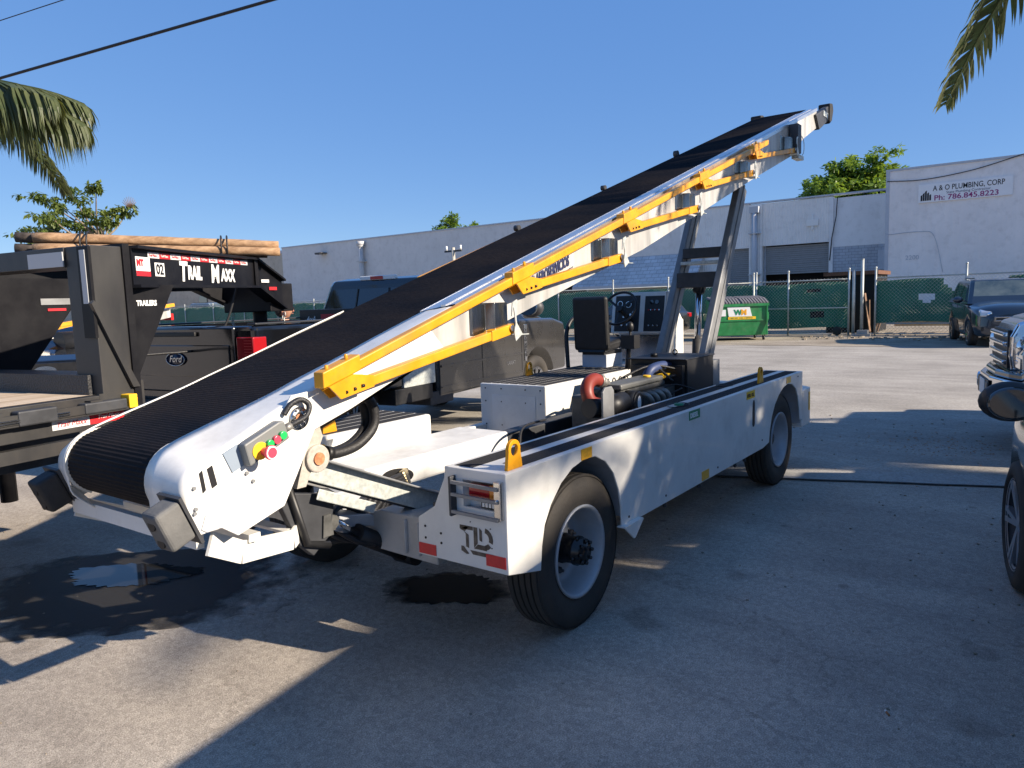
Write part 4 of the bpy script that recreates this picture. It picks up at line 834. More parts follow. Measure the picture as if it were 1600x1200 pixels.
# aluminium rail tops
m = MB()
xs_ = [.3+.65*i for i in range(11)]
for x0c, x1c in zip(xs_, xs_[1:]):
    v = [m.b.verts.new(p) for p in ((x0c, YN-.006, zw(x0c)+.004), (x0c, YB0-.004, zr(x0c)+.006), (x1c, YB0-.004, zr(x1c)+.006), (x1c, YN-.006, zw(x1c)+.004))]; m.face(v)
m.prism([(.3, zw(.3)+.004), (6.8, zw(6.8)+.004), (6.8, zw(6.8)-.03), (.3, zw(.3)-.03)], 'y', YN-.008, YN-.002); m.prism([(.3, zr(.3)+.008), (6.8, zr(6.8)+.008), (6.8, zr(6.8)-.02), (.3, zr(.3)-.02)], 'y', YB0-.006, YB0-.001); m.prism([(.3, zr(.3)+.035), (6.8, zr(6.8)+.035), (6.8, zr(6.8)+.026), (.3, zr(.3)+.026)], 'y', .56, .59); m.build('rail_top', ALU, L0)
m = MB(); m.prism([(.3, zr(.3)-.02), (7.1, zr(7.1)-.02), (7.1, zr(7.1)-.05), (.3, zr(.3)-.05)], 'y', YB1+.004, YB1+.02); m.build('rail_cap', ALU, L0, bevel=.004)
# belt with ridges
def beltpath():
    P = []; x = 7.24
    def zb(x): return zr(x)-.006
    P.append((7.24, zb(7.24)))
    n = 400
    for i in range(n+1): xx = 7.2-(7.2+1.038)*i/n; P.append((xx, zb(xx)))
    P += arc(-1.0, 1.051, .125, 110, 250, 24)
    for i in range(60): xx = -.95+ (7.0+.95)*i/59; P.append((xx, zr(xx)-.26 if xx > .2 else .935+(xx+.95)*.32))
    return P
P = beltpath(); m = MB(); 
res = []; 
# resample at 9 mm half pitch up to the nose, coarser below
pts = [Vector((x, 0, z)) for x, z in P[:430]]
cum = 0; out = [pts[0]]; step = .0082; carry = 0
for a, b_ in zip(pts, pts[1:]):
    L_ = (b_-a).length; t = step-carry
    while t <= L_: out.append(a.lerp(b_, t/L_)); t += step
    carry = L_-(t-step)
n = len(out); rows = []
for i, p in enumerate(out):
    t = (out[min(i+1, n-1)]-out[max(i-1, 0)]).normalized(); q = Vector((t.z, 0, -t.x)); q = q if True else q
    h = .0028 if i % 2 else 0; rows.append((m.b.verts.new((p.x+q.x*h, YB0, p.z+q.z*h)), m.b.verts.new((p.x+q.x*h, YB1, p.z+q.z*h))))
for A, B_ in zip(rows, rows[1:]): m.face([A[0], A[1], B_[1], B_[0]])
belt = m.build('conveyor_belt', BELT, L0)
m = MB(); low = [(x, z) for x, z in P[430:]]; 
for (a, b_), (c, d) in zip(low, low[1:]): m.prism([(a, b_), (c, d), (c, d-.008), (a, b_-.008)], 'y', YB0, YB1) if False else m.poly([(a, YB0, b_), (a, YB1, b_), (c, YB1, d), (c, YB0, d)])
m.build('belt_return', BELT, L0)
m = MB(); m.cyl((-1.0, YB0-.004, 1.051), (-1.0, YB1+.004, 1.051), .116, 28); m.build('tail_roller', DSTEEL, L0)
m = MB(); m.cyl((7.14, YB0-.01, zr(7.14)-.11), (7.14, YB1+.01, zr(7.14)-.11), .075, 20); m.build('head_roller', DSTEEL, L0)
m = MB(); m.prism([(-.9, 1.14), (7.1, zr(7.1)-.03), (7.1, zr(7.1)-.045), (-.9, 1.12)], 'y', YB0-.01, YB1+.01); m.build('slider_bed', ALUW, L0)
for x in (.6, 1.9, 3.2, 4.5, 5.8):
    m = MB(); m.b2(x, x+.08, YN+.02, YF-.02, zr(x)-.24, zr(x)-.12); m.build('boom_cross_member', ALUW, L0)
# front tip bumpers
for y in (YN-.03, YF-.04):
    dx_ = -.28 if y < 1 else 0; zr_ = zr; zr = (lambda q: 1.509+.321*q+.026) if y < 1 else zr_
    m = MB(); m.prism([(6.95+dx_, zr(6.95+dx_)-.05), (7.5+dx_, zr(7.5+dx_)-.03), (7.5+dx_, zr(7.5+dx_)-.2), (7.1+dx_, zr(7.1+dx_)-.24)], 'y', y, y+.07); tp = m.build('tip_bracket', DSTEEL, L0, bevel=.01)
    m = MB(); m.prism([(7.5+dx_, zr(7.5+dx_)-.0), (7.62+dx_, zr(7.62+dx_)-.02), (7.66+dx_, zr(7.62+dx_)-.1), (7.6+dx_, zr(7.6+dx_)-.22), (7.5+dx_, zr(7.5+dx_)-.24)], 'y', y-.02, y+.12); m.build('tip_bumper', RUB, tp, bevel=.015)
    m = MB(); m.b2(7.25+dx_, 7.45+dx_, y-.006, y, zr(7.3+dx_)-.06, zr(7.3+dx_)-.12); m.build('bracket_plate', ZINC, tp); zr = zr_
# nose bumpers
for y0_ in (YN-.015, 1.535):
    bx_, bz_ = (-1.159, .943) if y0_ < 1 else (-1.105, .912)
    ang = radians(24); Rm = Matrix.Rotation(-ang, 3, 'Y') 
    m = MB(); m.box((bx_, y0_+.055, bz_), (.095, .1, .148), Matrix.Rotation(radians(-22), 3, 'Y')); nb = m.build('nose_bumper', mat('sunlit_grey_rubber', (.09, .09, .088), .75, c2=(.14, .138, .132), vs=8, bump=.2) if y0_ < 1 else RUB, L0, bevel=.014, seg=3)  # grey paints the near bumper as sunlit, black the far one as shaded
    m = MB()
    for k in (-1, 1): 
        c = Vector((bx_, y0_+.055, bz_))+Matrix.Rotation(radians(-22), 3, 'Y')@Vector((-.048, -.0, .036*k)); m.cyl(c+Matrix.Rotation(radians(-22), 3, 'Y')@Vector((-.0012, 0, 0)), c+Vector((.004, 0, 0)), .022, 14)
    m.build('bumper_hole', INK, nb)
    m = MB(); m.box((bx_+.051, y0_+.07, bz_+.01), (.012, .14, .185), Matrix.Rotation(radians(-22), 3, 'Y')); m.build('bumper_backing', DSTEEL, nb)
# guard frame under nose
gp = [(-1.02, YN+.04, .84), (-.86, YN+.10, .75), (-.5, .78, .665), (-.36, .86, .70), (-.32, 1.14, .70), (-.36, 1.42, .70), (-.5, 1.5, .665), (-.82, 1.58, .735), (-1.0, 1.6, .82)]
m = MB()
for a, b_ in zip(gp, gp[1:]): m.bar(a, b_, .012, .085)
m.build('guard_frame', WHITE, L0)
m = MB(); m.bar((-1.02, YN+.1, .84), (-1.02, 1.56, .84), .03, .06); m.bar((-.8, YN+.1, .79), (-.8, 1.56, .79), .05, .03); m.bar((-.5, .8, .70), (-.5, 1.5, .70), .06, .012); m.build('cross_tube', WHITE, L0)
# nose plate details
keep_ = set(bpy.data.objects)
yp = YN-.0125
m = MB(); m.prism([(-.835, 1.075), (-.655, 1.152), (-.676, 1.222), (-.70, 1.222), (-.855, 1.16)], 'y', yp-.045, yp); cx_ = m.build('control_box', GREYBOX, L0, bevel=.006)
m = MB(); m.prism([(-.915, 1.135), (-.855, 1.16), (-.832, 1.078), (-.882, 1.058)], 'y', yp-.004, yp); m.build('cable_window', mat('window_grey', (.25, .3, .36), .3), L0)
def knob(x, z, r, h, mt, nm='push_button', par=cx_): m = MB(); m.cyl((x, yp-.045, z), (x, yp-.045-h, z), r, 20); return m.build(nm, mt, par, bevel=.002)
es = knob(-.79, 1.127, .034, .004, INKY, 'emergency_collar'); knob(-.775, 1.122, .017, .035, PINK, 'emergency_stop', es); m = MB(); m.cyl((-.775, yp-.08, 1.122), (-.775, yp-.095, 1.122), .028, 20); o_ = m.build('emergency_head', PINK, es, bevel=.004)
m = MB(); m.lathe([(.02, 0), (.025, 0)], (-.775, yp-.0955, 1.122), 'y', 20); m.build('white_ring', LBLW, es)
knob(-.752, 1.148, .015, .016, GRN); knob(-.722, 1.158, .016, .016, PINK); knob(-.694, 1.17, .016, .016, GRN)
m = MB(); m.lathe([(.018, 0), (.045, 0), (.045, -.008), (.018, -.008)], (-.575, yp, 1.215), 'y', 28); 
for k in range(9): a = 2*pi*k/9; m.cyl((-.575+.035*cos(a), yp-.008, 1.215+.035*sin(a)), (-.575+.035*cos(a), yp-.013, 1.215+.035*sin(a)), .005, 6)
fl_ = m.build('bearing_flange', CHROMED, L0); m = MB(); m.cyl((-.575, yp, 1.215), (-.575, yp-.006, 1.215), .018, 16); m.build('rusty_shaft', RUST, fl_)
m = MB(); m.tube(smoothpts([(-.655, yp-.02, 1.19), (-.62, yp-.035, 1.205), (-.57, yp-.04, 1.225), (-.545, yp-.03, 1.265), (-.575, yp-.02, 1.29), (-.62, yp-.015, 1.275), (-.65, yp-.01, 1.24)], 6), .011, 8); m.build('power_cable', HOSE, L0)
m = MB(); m.cyl((-.665, yp-.022, 1.185), (-.635, yp-.03, 1.198), .016, 12); m.build('cable_gland', ENGA, L0)
for xs, zs, w_ in ((-.962, 1.06, .018), (-1.0, 1.05, .011)):
    m = MB(); m.prism([(xs-w_, zs+.032), (xs+w_*.2, zs+.042), (xs+w_, zs-.032), (xs-w_*.2, zs-.042)], 'y', yp-.001, yp+.001); m.build('cutout_slot', INK, NP)
m = MB()
for x, z in ((-.825, 1.045), (-.80, 1.01), (-1.035, .96), (-1.035, 1.035), (-1.04, .945)): m.cyl((x, yp-.008, z), (x, yp, z), .007, 8)
m.build('bolt', STEEL, NP)
m = MB(); m.prism([(-1.0, .866), (-.955, .866), (-.925, .895), (-.94, .955), (-1.0, .93), (-1.02, .88)], 'y', yp-.004, yp); m.build('patch_plate', mat('dull_white', (.5, .5, .49), .5), NP, bevel=.002)
text('AEROSERVICIOS', .085, (1.13, YN-.004, 1.735), (1, 0, .325), (-.325*0, 0, 1), INKB, L0, 'company_lettering', sx=.62, bold=.003)
text('GROUND SUPPORT EQUIPMENT', .034, (1.17, YN-.004, 1.705), (1, 0, .325), (0, 0, 1), INKB, L0, 'company_lettering', sx=.78)
m = MB(); m.poly([(1.06, YN-.004, 1.715), (1.085, YN-.004, 1.725), (1.105, YN-.004, 1.79), (1.085, YN-.004, 1.78)]); m.poly([(1.095, YN-.0045, 1.725), (1.11, YN-.0045, 1.73), (1.12, YN-.0045, 1.77), (1.112, YN-.0045, 1.79)]); m.build('company_emblem', INKB, L0)
for o_ in bpy.data.objects:
    if o_ not in keep_:
        for v_ in o_.data.vertices: v_.co.x = .96*v_.co.x-.098; v_.co.z = 1.65-(1.65-v_.co.z)*.958
# ---- folded handrails (near side and far side) ----
XS = [-.562, .679, 1.891, 3.142, 4.374]; XE = [.661, 1.854, 3.105, 4.365, 5.664]
for side_, yy in ((-1, .44), (1, YB1+.045)):
    m = MB(); x0_, x1_ = (-.562, 4.797) if side_ < 0 else (1.0, 5.08); hz = .069 if side_ < 0 else .0
    m.prism([(x0_, zr(x0_)-.014+hz), (x1_, zr(x1_)-.055+hz), (x1_, zr(x1_)-.1+hz), (x0_, zr(x0_)-.057+hz)], 'y', yy-.022, yy+.022); hr = m.build('handrail', YEL, L0, bevel=.006, seg=2)
    for k, (xa, xb) in enumerate(zip(XS, XE)):
        if side_ > 0: continue
        dz = -.043*(xa+.56)/5.36+hz
        # bracket clamp at start
        z0c = zr(xa)+dz-.036
        m = MB(); m.prism([(xa-.02, zr(xa-.02)+.046+dz-.036), (xa+.17, zr(xa+.17)+.042+dz-.036), (xa+.17, zr(xa+.17)-.022+dz-.036), (xa-.02, zr(xa-.02)-.016+dz-.036)], 'y', yy-.028, yy+.03); m.cyl((xa+.02, yy, zr(xa)+.04+dz-.036), (xa+.02, yy, zr(xa)+.066+dz-.036), .009, 6); m.cyl((xa+.12, yy, zr(xa+.12)+.04+dz-.036), (xa+.12, yy, zr(xa+.12)+.062+dz-.036), .009, 6)
        br = m.build('rail_clamp', YEL, L0, bevel=.005)
        sl = ([1.506, 1.895, 2.299, 2.708, 3.084][k]-(z0c-.036))/(xb-.03-xa-.12)
        m = MB()
        for ya_, yb_ in ((yy-.036, yy-.028), (yy+.028, yy+.036)): m.prism([(xa+.0, z0c-.016), (xa+.055, z0c-.07), (xa+.23, z0c-.066+sl*.16), (xa+.23, z0c-.02+sl*.16), (xa+.12, z0c+.02)], 'y', ya_, yb_)
        m.build('hinge_plate', YEL, br)
        m = MB()
        for q in range(3): m.cyl((xa+.08+.04*q, yy-.038, z0c-.046+.008*q), (xa+.085+.045*q, yy-.036, z0c-.046+.008*q), .007, 8)
        m.build('pin_hole', INK, br)
        # lower bar
        zb_ = [1.506, 1.895, 2.299, 2.708, 3.084][k]; xb2 = xb-.03
        m = MB(); m.prism([(xa+.12, z0c-.016), (xb2, zb_+.02), (xb2, zb_-.024), (xa+.12, z0c-.058)], 'y', yy-.022, yy+.022); bar = m.build('folded_bar', YEL, L0, bevel=.005)
        m = MB(); m.prism([(xb2-.16, zb_-.028-.16*sl), (xb2-.16, zb_+.024-.16*sl), (xb2+.02, zb_+.027), (xb2+.02, zb_-.025)], 'y', yy-.027, yy+.027); m.build('bar_sleeve', YEL, bar, bevel=.003)
        m = MB(); m.cyl((xb2, yy-.03, zb_+.003), (xb2, yy-.04, zb_+.003), .017, 14); m.build('bar_bolt', CHROMED, bar)
        # support bracket: folded plate standing off the web
        xc = xb-.1; zt_ = zr(xc)-.1+dz
        zq = zb_-.0; ys0, ys1 = (yy-.012, YN) if side_ < 0 else (YF, yy+.012)
        if side_ > 0: continue
        m = MB(); P_ = [(xb-.26, YN), (xb-.25, YN-.012), (xb-.15, YN-.015), (xb-.13, yy-.0), (xb-.03, yy-.005), (xb-.025, yy+.005), (xb-.115, yy+.012), (xb-.135, YN-.003), (xb-.25, YN)]
        m.prism(P_, 'z', zb_-.02, zr(xb-.12)-.11+dz); bk = m.build('support_bracket', mat('stainless', (.34, .335, .32), .22, metal=1, c2=(.12, .12, .12), vs=5, stretch=(3, 3, .7)), L0, bevel=.003)
        m = MB(); s_y = yy-.05; m.prism([(xb-.045, zr(xb)-.15+dz), (xb-.005, zr(xb)-.135+dz), (xb+.0, zr(xb)-.15+dz), (xb-.02, zr(xb)-.165+dz), (xb-.012, zb_+.03), (xb+.035, zb_-.028), (xb-.025, zb_-.062), (xb-.035, zb_-.02), (xb-.022, zb_+.03), (xb-.035, zr(xb)-.17+dz), (xb-.055, zr(xb)-.22+dz)], 'y', s_y, s_y+.005); lp_ = m.build('latch_plate', ZINC, bk)
        m = MB(); m.b2(xb-.02, xb+.1, s_y+.006, s_y+.09, zb_-.034, zb_-.03); m.build('latch_foot', ZINC, lp_)
m = MB(); m.b2(5.69, 5.82, YN-.1, YN-.01, 3.07, 3.36); m.b2(5.8, 5.9, YN-.06, YN, 3.25, 3.34); m.cyl((5.85, YN-.05, 3.15), (5.85, YN-.08, 3.15), .04, 10); tm = m.build('tip_mechanism', DSTEEL, L0, bevel=.005)
m = MB(); m.tube(smoothpts([(5.88, YN-.05, 3.31), (6.04, YN-.06, 3.25), (6.06, YN-.06, 3.13), (5.94, YN-.06, 3.05)], 6), .004, 5); m.b2(5.75, 5.95, YN-.09, YN-.02, 3.02, 3.06); m.build('release_cable', ZINC, tm)
m = MB()
for x in (2.07, 3.37, 4.9): m.cyl((x, YB1+.03, zr(x)-.0), (x, YB1+.07, zr(x)-.0), .035 if x > 4 else .022, 12)
m.build('roller_stub', DSTEEL, L0)
# ---- pivot link arms, hydraulic gear at rear ----
def plank(y0_, y1_, a, b_, h, mt, nm, bev=.004):
    a = Vector((a[0], 0, a[1])); b_ = Vector((b_[0], 0, b_[1])); d = (b_-a).normalized(); n = Vector((-d.z, 0, d.x))*h/2
    m = MB(); m.prism([((a-n).x, (a-n).z), ((b_-n).x, (b_-n).z), ((b_+n).x, (b_+n).z), ((a+n).x, (a+n).z)], 'y', y0_, y1_); return m.build(nm, mt, L0, bevel=bev)
la = plank(.745, .755, (-.48, .988), (.40, .60), .098, ZINC, 'link_arm'); plank(.70, .757, (-.45, 1.03), (.42, .648), .01, STEEL, 'link_flange'); plank(.757, .82, (-.47, .93), (.36, .56), .01, DSTEEL, 'link_flange')
plank(.757, .765, (-.37, .835), (-.04, .69), .05, ZINC, 'lower_bar')
m = MB(); m.cyl((-.49, .585, 1.035), (-.49, .70, 1.035), .058, 28); pv = m.build('pivot_boss', CAST, L0, bevel=.006); m = MB(); m.cyl((-.49, .578, 1.035), (-.49, .585, 1.035), .026, 18); m.build('pivot_pin', RUST, pv)
m = MB(); m.prism([(-.595, .93), (-.55, .93), (-.45, 1.12), (-.475, 1.2), (-.51, 1.17)], 'y', .60, .68); m.build('pivot_bracket', CAST, L0)
m = MB(); m.prism([(-.56, .88), (-.24, .80), (-.28, .62), (-.38, .55), (-.45, .62)], 'y', .8, .84); m.prism([(-.56, .88), (-.24, .80), (-.28, .62), (-.38, .55), (-.45, .62)], 'y', 1.3, 1.34); m.build('dark_hanger_plate', DSTEEL, L0, bevel=.005)
plank(1.4, 1.41, (-.46, .985), (.42, .60), .098, STEEL, 'link_arm')
m = MB(); m.tube([(-.5, .79, .9), (-.42, .79, .62), (-.3, .79, .58)], .018, 8); m.build('bent_strap', BLACK, L0)
m = MB(); a = Vector((-.235, .9, .66)); b_ = Vector((.38, .98, .30)); m.cyl(a.lerp(b_, .35), b_, .048, 20); m.cyl(b_-Vector((0, .07, 0)), b_+Vector((0, .07, 0)), .055, 16); tc_ = m.build('tilt_cylinder', BLACK, L0)
m = MB(); m.cyl(a, a.lerp(b_, .38), .026, 16); m.build('piston_rod', CHROME, tc_); m = MB(); m.cyl(a-Vector((0, .06, 0)), a+Vector((0, .04, 0)), .04, 16); m.prism([(-.33, .62), (-.27, .62), (-.28, .72), (-.32, .72)], 'y', .79, .8); m.build('clevis', ENG, tc_)
m = MB(); m.prism([(.52, .40), (.52, .62), (.9, .62), (1.1, .55), (1.1, .42)], 'x', .12, .5); m.prism([(1.1, .44), (1.1, .6), (1.5, .62), (1.5, .48)], 'x', .16, .3)
for k in range(2): m.b2(.10, .125, .62+.09*k, .635+.09*k, .43, .60)
m.build('rear_frame_casting', mat('cream_frame_paint', (.45, .44, .42), .5, dirt=.6), L0, bevel=.012)
m = MB(); m.b2(-.02, .25, 1.18, 1.3, .5, .68); m.prism([(-.1, .64), (.15, .58), (.15, .52), (-.1, .58)], 'y', .95, 1.15); m.build('rear_bracket', mat('primer_grey', (.4, .42, .45), .5, dirt=.4), L0, bevel=.008)
for k in range(4):
    m = MB(); m.tube(smoothpts([(.15, 1.0+.04*k, .56), (-.02, 1.02+.05*k, .66+.02*k), (-.14, .95+.05*k, .6-.03*k), (.0, .9+.04*k, .48), (.2, .95, .42)], 6), .014, 7); m.build('hydraulic_hose', HOSE, L0)
for k in range(2):
    m = MB(); m.tube(smoothpts([(-.25, 1.08+.05*k, .97), (-.05, 1.1+.04*k, .925), (.05, 1.1+.04*k, .91), (.18, 1.1+.05*k, .93), (.285, 1.1+.06*k, 1.0), (.3, 1.1+.07*k, 1.09), (.25, 1.1+.06*k, 1.17), (.1, 1.1+.04*k, 1.25)], 6), .027, 12); m.build('corrugated_hose', HOSE, L0)
m = MB(); m.cyl((-.04, 1.1, .925), (-.005, 1.1, .915), .036, 14); m.build('hose_clip', BLACK, L0)
m = MB(); m.b2(-.45, -.35, 1.42, 1.5, .84, .88); m.ball((-.58, 1.0, .72), (.035, .02, .02), 6); m.build('red_marker', REDR, L0)
# =============== VEHICLES ===============
def hull(sts, name, m, parent, sub=1, crease=False):
    """loft of sections: (x, wb, ws, z0, z1, z2, round) half widths at sill and shoulder; heights bottom, shoulder, centre top"""
    b = MB(); rows = []
    for (x, wb, ws, z0, z1, z2) in sts:
        h = z1-z0
        half = [(0, z0), (wb*.55, z0), (wb*.93, z0+.01), (wb, z0+.07), (wb+(ws-wb)*.5+.012, z0+h*.45), (ws+.004, z1-h*.22), (ws-.005, z1-.03), (ws-.055, z1+.005), (ws*.72, z1+(z2-z1)*.6), (ws*.35, z1+(z2-z1)*.95), (0, z2)]
        ring = [(-y, z) for y, z in half[::-1]]+half[1:-1]
        rows.append([b.b.verts.new((x, y, z)) for y, z in ring])
    n = len(rows[0])
    for A, B_ in zip(rows, rows[1:]):
        for k in range(n): b.face([A[k], B_[k], B_[(k+1) % n], A[(k+1) % n]])
    b.face(rows[0][::-1]); b.face(rows[-1])
    for f in b.b.faces: f.smooth = True
    o = b.build(name, m, parent)
    k = o.modifiers.new('e', 'EDGE_SPLIT'); k.split_angle = radians(50)
    return o
def cab(lo, hi, name, m, parent, wl, wh, zl, zh, thick=0):
    """greenhouse: lo=(x rear, x front) at belt, hi at roof"""
    b = MB(); c = .07
    def ring(x0, x1, w, z): return [b.b.verts.new(p) for p in ((x0, -w+c, z), (x0+c*.6, -w, z), (x1-c*.6, -w, z), (x1, -w+c*1.4, z), (x1, w-c*1.4, z), (x1-c*.6, w, z), (x0+c*.6, w, z), (x0, w-c, z))]
    R = [ring(*lo, wl, zl), ring(lo[0]+(hi[0]-lo[0])*.85, lo[1]+(hi[1]-lo[1])*.88, wl+(wh-wl)*.85, zl+(zh-zl)*.86), ring(hi[0], hi[1], wh, zh-.03), ring(hi[0]+.12, hi[1]-.2, wh-.12, zh)]
    for A, B_ in zip(R, R[1:]):
        for k in range(8): b.face([A[k], A[(k+1) % 8], B_[(k+1) % 8], B_[k]])
    b.face(R[0][::-1]); b.face(R[-1])
    return b.build(name, m, parent, bevel=.02, seg=3, smooth=False)
def wheelset(t, pos, r, w_, rimr, rimm, spokes=6, nm='wheel'):
    for x, y in pos:
        s = 1 if y > 0 else -1
        e = bpy.data.objects.new(nm, None); COL.objects.link(e); e.parent = t; e.location = (x, y, r)
        T = MB(); hw = w_/2; T.lathe([(rimr, s*-hw*.8), (r*.8, s*-hw), (r*.97, s*-hw*.85), (r, s*-hw*.6), (r, s*-hw*.15), (r*.975, s*-hw*.12), (r*.975, s*hw*.12), (r, s*hw*.15), (r, s*hw*.6), (r*.97, s*hw*.85), (r*.8, s*hw), (rimr+.01, s*hw*.9), (rimr, s*hw*.7)], (0, 0, 0), 'y', 40); T.build('tyre', TYRE, e)
        G = MB(); G.lathe([(rimr+.004, s*hw*.86), (rimr-.015, s*hw*.88), (rimr-.03, s*hw*.5), (rimr-.05, s*hw*.1), (0, s*hw*.1)], (0, 0, 0), 'y', 36); G.build('rim', DSTEEL, e)
        S = MB()
        for q in range(spokes):
            a = 2*pi*q/spokes
            for da in (-.13, .13): S.bar((0, s*hw*.55, 0), ((rimr-.015)*cos(a+da), s*hw*.78, (rimr-.015)*sin(a+da)), .028, .03, up=(0, 1, 0))
        S.lathe([(.07, s*hw*.3), (.07, s*hw*.66), (.03, s*hw*.72), (0, s*hw*.72)], (0, 0, 0), 'y', 20); S.lathe([(rimr-.028, s*hw*.8), (rimr-.005, s*hw*.89)], (0, 0, 0), 'y', 36); S.build('spokes', rimm, e)
def arches(o, pos, r, W):
    for x in pos:
        c = MB(); c.cyl((x, -W*1.2, r), (x, -W*.62, r), r*1.17, 28); cutter(o, c); c = MB(); c.cyl((x, W*1.2, r), (x, W*.62, r), r*1.17, 28); cutter(o, c)
def quad(pts, m, nm, par, th=.006):
    b = MB(); a = [Vector(p) for p in pts]; n = (a[1]-a[0]).cross(a[2]-a[0]).normalized(); A = [b.b.verts.new(p+n*th) for p in a]; B_ = [b.b.verts.new(p-n*th) for p in a]
    b.face(A); b.face(B_[::-1]); k = len(a)
    for i in range(k): b.face([A[i], B_[i], B_[(i+1) % k], A[(i+1) % k]])
    return b.build(nm, m, par)
def mirror_(t, x, y, z, s, m, big=1, gl=None):
    e = MB(); c = Vector((x, y+s*.16*big, z)); e.ball(c, (.08*big, .125*big, .092*big), 10); e.bar((x, y-.02*s, z-.04), (x, y+s*.08, z-.02), .05, .03)
    o = e.build('mirror', m, t); g_ = MB(); g_.prism([(c.y+.098*big*cos(2*pi*i/24), z+.074*big*sin(2*pi*i/24)) for i in range(24)], 'x', c.x-.082*big, c.x-.05*big); g_.build('mirror_glass', gl or GLASSM, o, bevel=.01); return o
# ---------- crew-cab pickup with gooseneck hitch ----------
T1 = thing('pickup_truck', 'dark crew-cab pickup truck towing the black gooseneck trailer, tailgate towards the camera', 'pickup truck', (6.6, 5.42, 0), radians(7))
W = 1.01
m = MB(); m.prism([(-2.62, .52), (-2.62, 1.36), (-.45, 1.38), (.55, 1.36), (.93, 1.28), (.98, .95), (.95, .55)], 'y', -W, W); fr = m.build('body', GRYP, T1, bevel=.05, seg=4); arches(fr, (0,), .44, W)
m = MB(); m.prism([(-.55, 1.36), (-.2, 1.44), (.5, 1.42), (.88, 1.32), (.88, 1.27), (-.55, 1.3)], 'y', -.72, .72); m.build('hood', GRYP, T1, bevel=.05, seg=3)
m = MB(); m.prism([(-5.33, .72), (-5.33, 1.51), (-2.68, 1.5), (-2.68, .72)], 'y', -W, W); bedo = m.build('bed', BLKP, T1, bevel=.045, seg=4)  # bed, cab and tailgate wear the shaded near-black of the same paint
c = MB(); c.b2(-5.26, -2.76, -.84, .84, .95, 1.7); cutter(bedo, c); arches(bedo, (-4.06,), .44, W)
m = MB(); m.b2(-5.3, -2.7, -W+.01, -W+.12, 1.512, 1.53); m.b2(-5.3, -2.7, W-.12, W-.01, 1.512, 1.53); m.build('bed_rail_cap', mat('rail_cap', (.03, .032, .036), .4), T1, bevel=.006)
cab((-2.6, -.2), (-2.42, -1.15), 'cab', BLKP, T1, .98, .78, 1.34, 2.0)
quad([(-2.585, .78, 1.46), (-2.585, -.78, 1.46), (-2.49, -.68, 1.86), (-2.49, .68, 1.86)], GLASS, 'rear_window', T1)
m = MB(); m.bar((-2.594, .27, 1.46), (-2.50, .25, 1.86), .02, .012); m.bar((-2.594, -.27, 1.46), (-2.50, -.25, 1.86), .02, .012); m.build('window_seam', BLACK, T1)
for s in (-1, 1):
    quad([(-2.45, s*.99, 1.43), (-1.66, s*.99, 1.43), (-1.66, s*.865, 1.83), (-2.36, s*.865, 1.83)], GLASS, 'side_window', T1, .012); quad([(-1.56, s*.99, 1.43), (-.62, s*.99, 1.40), (-1.05, s*.865, 1.83), (-1.56, s*.865, 1.83)], GLASS, 'side_window', T1, .012)
quad([(-.28, -.82, 1.42), (-.28, .82, 1.42), (-1.04, .66, 1.9), (-1.04, -.66, 1.9)], GLASS, 'windscreen', T1)
m = MB(); m.b2(-2.43, -2.36, -.28, .28, 1.965, 2.02); st = m.build('high_stop_lamp', LBLW, T1, bevel=.01); m = MB(); m.b2(-2.436, -2.43, -.1, .1, 1.972, 2.012); m.build('red_lens', RED, st)
for y in (-.5, 0.0, .5):
    m = MB(); m.prism([(-1.35, 1.99), (-1.1, 1.99), (-1.15, 2.03), (-1.3, 2.03)], 'y', y-.08, y+.08); m.build('roof_marker', BLACK, T1, bevel=.01)
# tailgate
m = MB(); m.b2(-5.36, -5.325, -.78, .78, .9, 1.5); tg = m.build('tailgate', BLKP, T1, bevel=.02, seg=3)
m = MB(); m.b2(-5.372, -5.357, -.72, .72, 1.05, 1.34); m.build('embossed_panel', BLKP, tg, bevel=.012)
m = MB(); m.b2(-5.39, -5.36, -.3, .3, 1.42, 1.46); m.build('tailgate_handle', BLACK, tg, bevel=.008)
m = MB(); m.lathe([(0, 0), (.1, 0), (.1, -.012), (0, -.012)], (-5.373, 0, 1.21), 'x', 32)
for v in m.b.verts: v.co.y *= 1.35; v.co.z = 1.21+(v.co.z-1.21)*.62
ov = m.build('oval_badge', mat('badge_navy', (.01, .015, .04), .2), tg)
m = MB(); m.tube([(-5.387, .13*cos(a), 1.21+.059*sin(a)) for a in [2*pi*i/36 for i in range(36)]], .004, 5, True); m.build('badge_ring', CHROMED, ov)
text('Ford', .09, (-5.388, .085, 1.185), (0, -1, 0), Z_, CHROMED, ov, 'badge_lettering', shear=.3)
for s in (-1, 1):
    m = MB(); m.b2(-5.355, -5.2, min(s*.8, s*1.015), max(s*.8, s*1.015), 1.18, 1.41); m.b2(-5.355, -5.25, min(s*.8, s*.86), max(s*.8, s*.86), .92, 1.19); tl = m.build('tail_lamp', REDL, T1, bevel=.012, seg=3)
    m = MB()
    for k in range(5): m.b2(-5.358, -5.354, s*.83-.02, s*.83+.02, .92+k*.045, .952+k*.045)
    m.build('reverse_led', LBLW, tl); m = MB()
    for k in range(8): m.b2(-5.3575, -5.355, min(s*.9, s*.99), max(s*.9, s*.99), 1.2+k*.025, 1.208+k*.025)
    m.build('lens_ribs', RED, tl)
    mirror_(T1, -.62, s*1.0, 1.54, s, BLACK if s > 0 else DSTEEL, 1.5)
m = MB(); m.b2(-5.5, -5.33, -.95, .95, .62, .82); m.build('rear_bumper', BLACK, T1, bevel=.03)
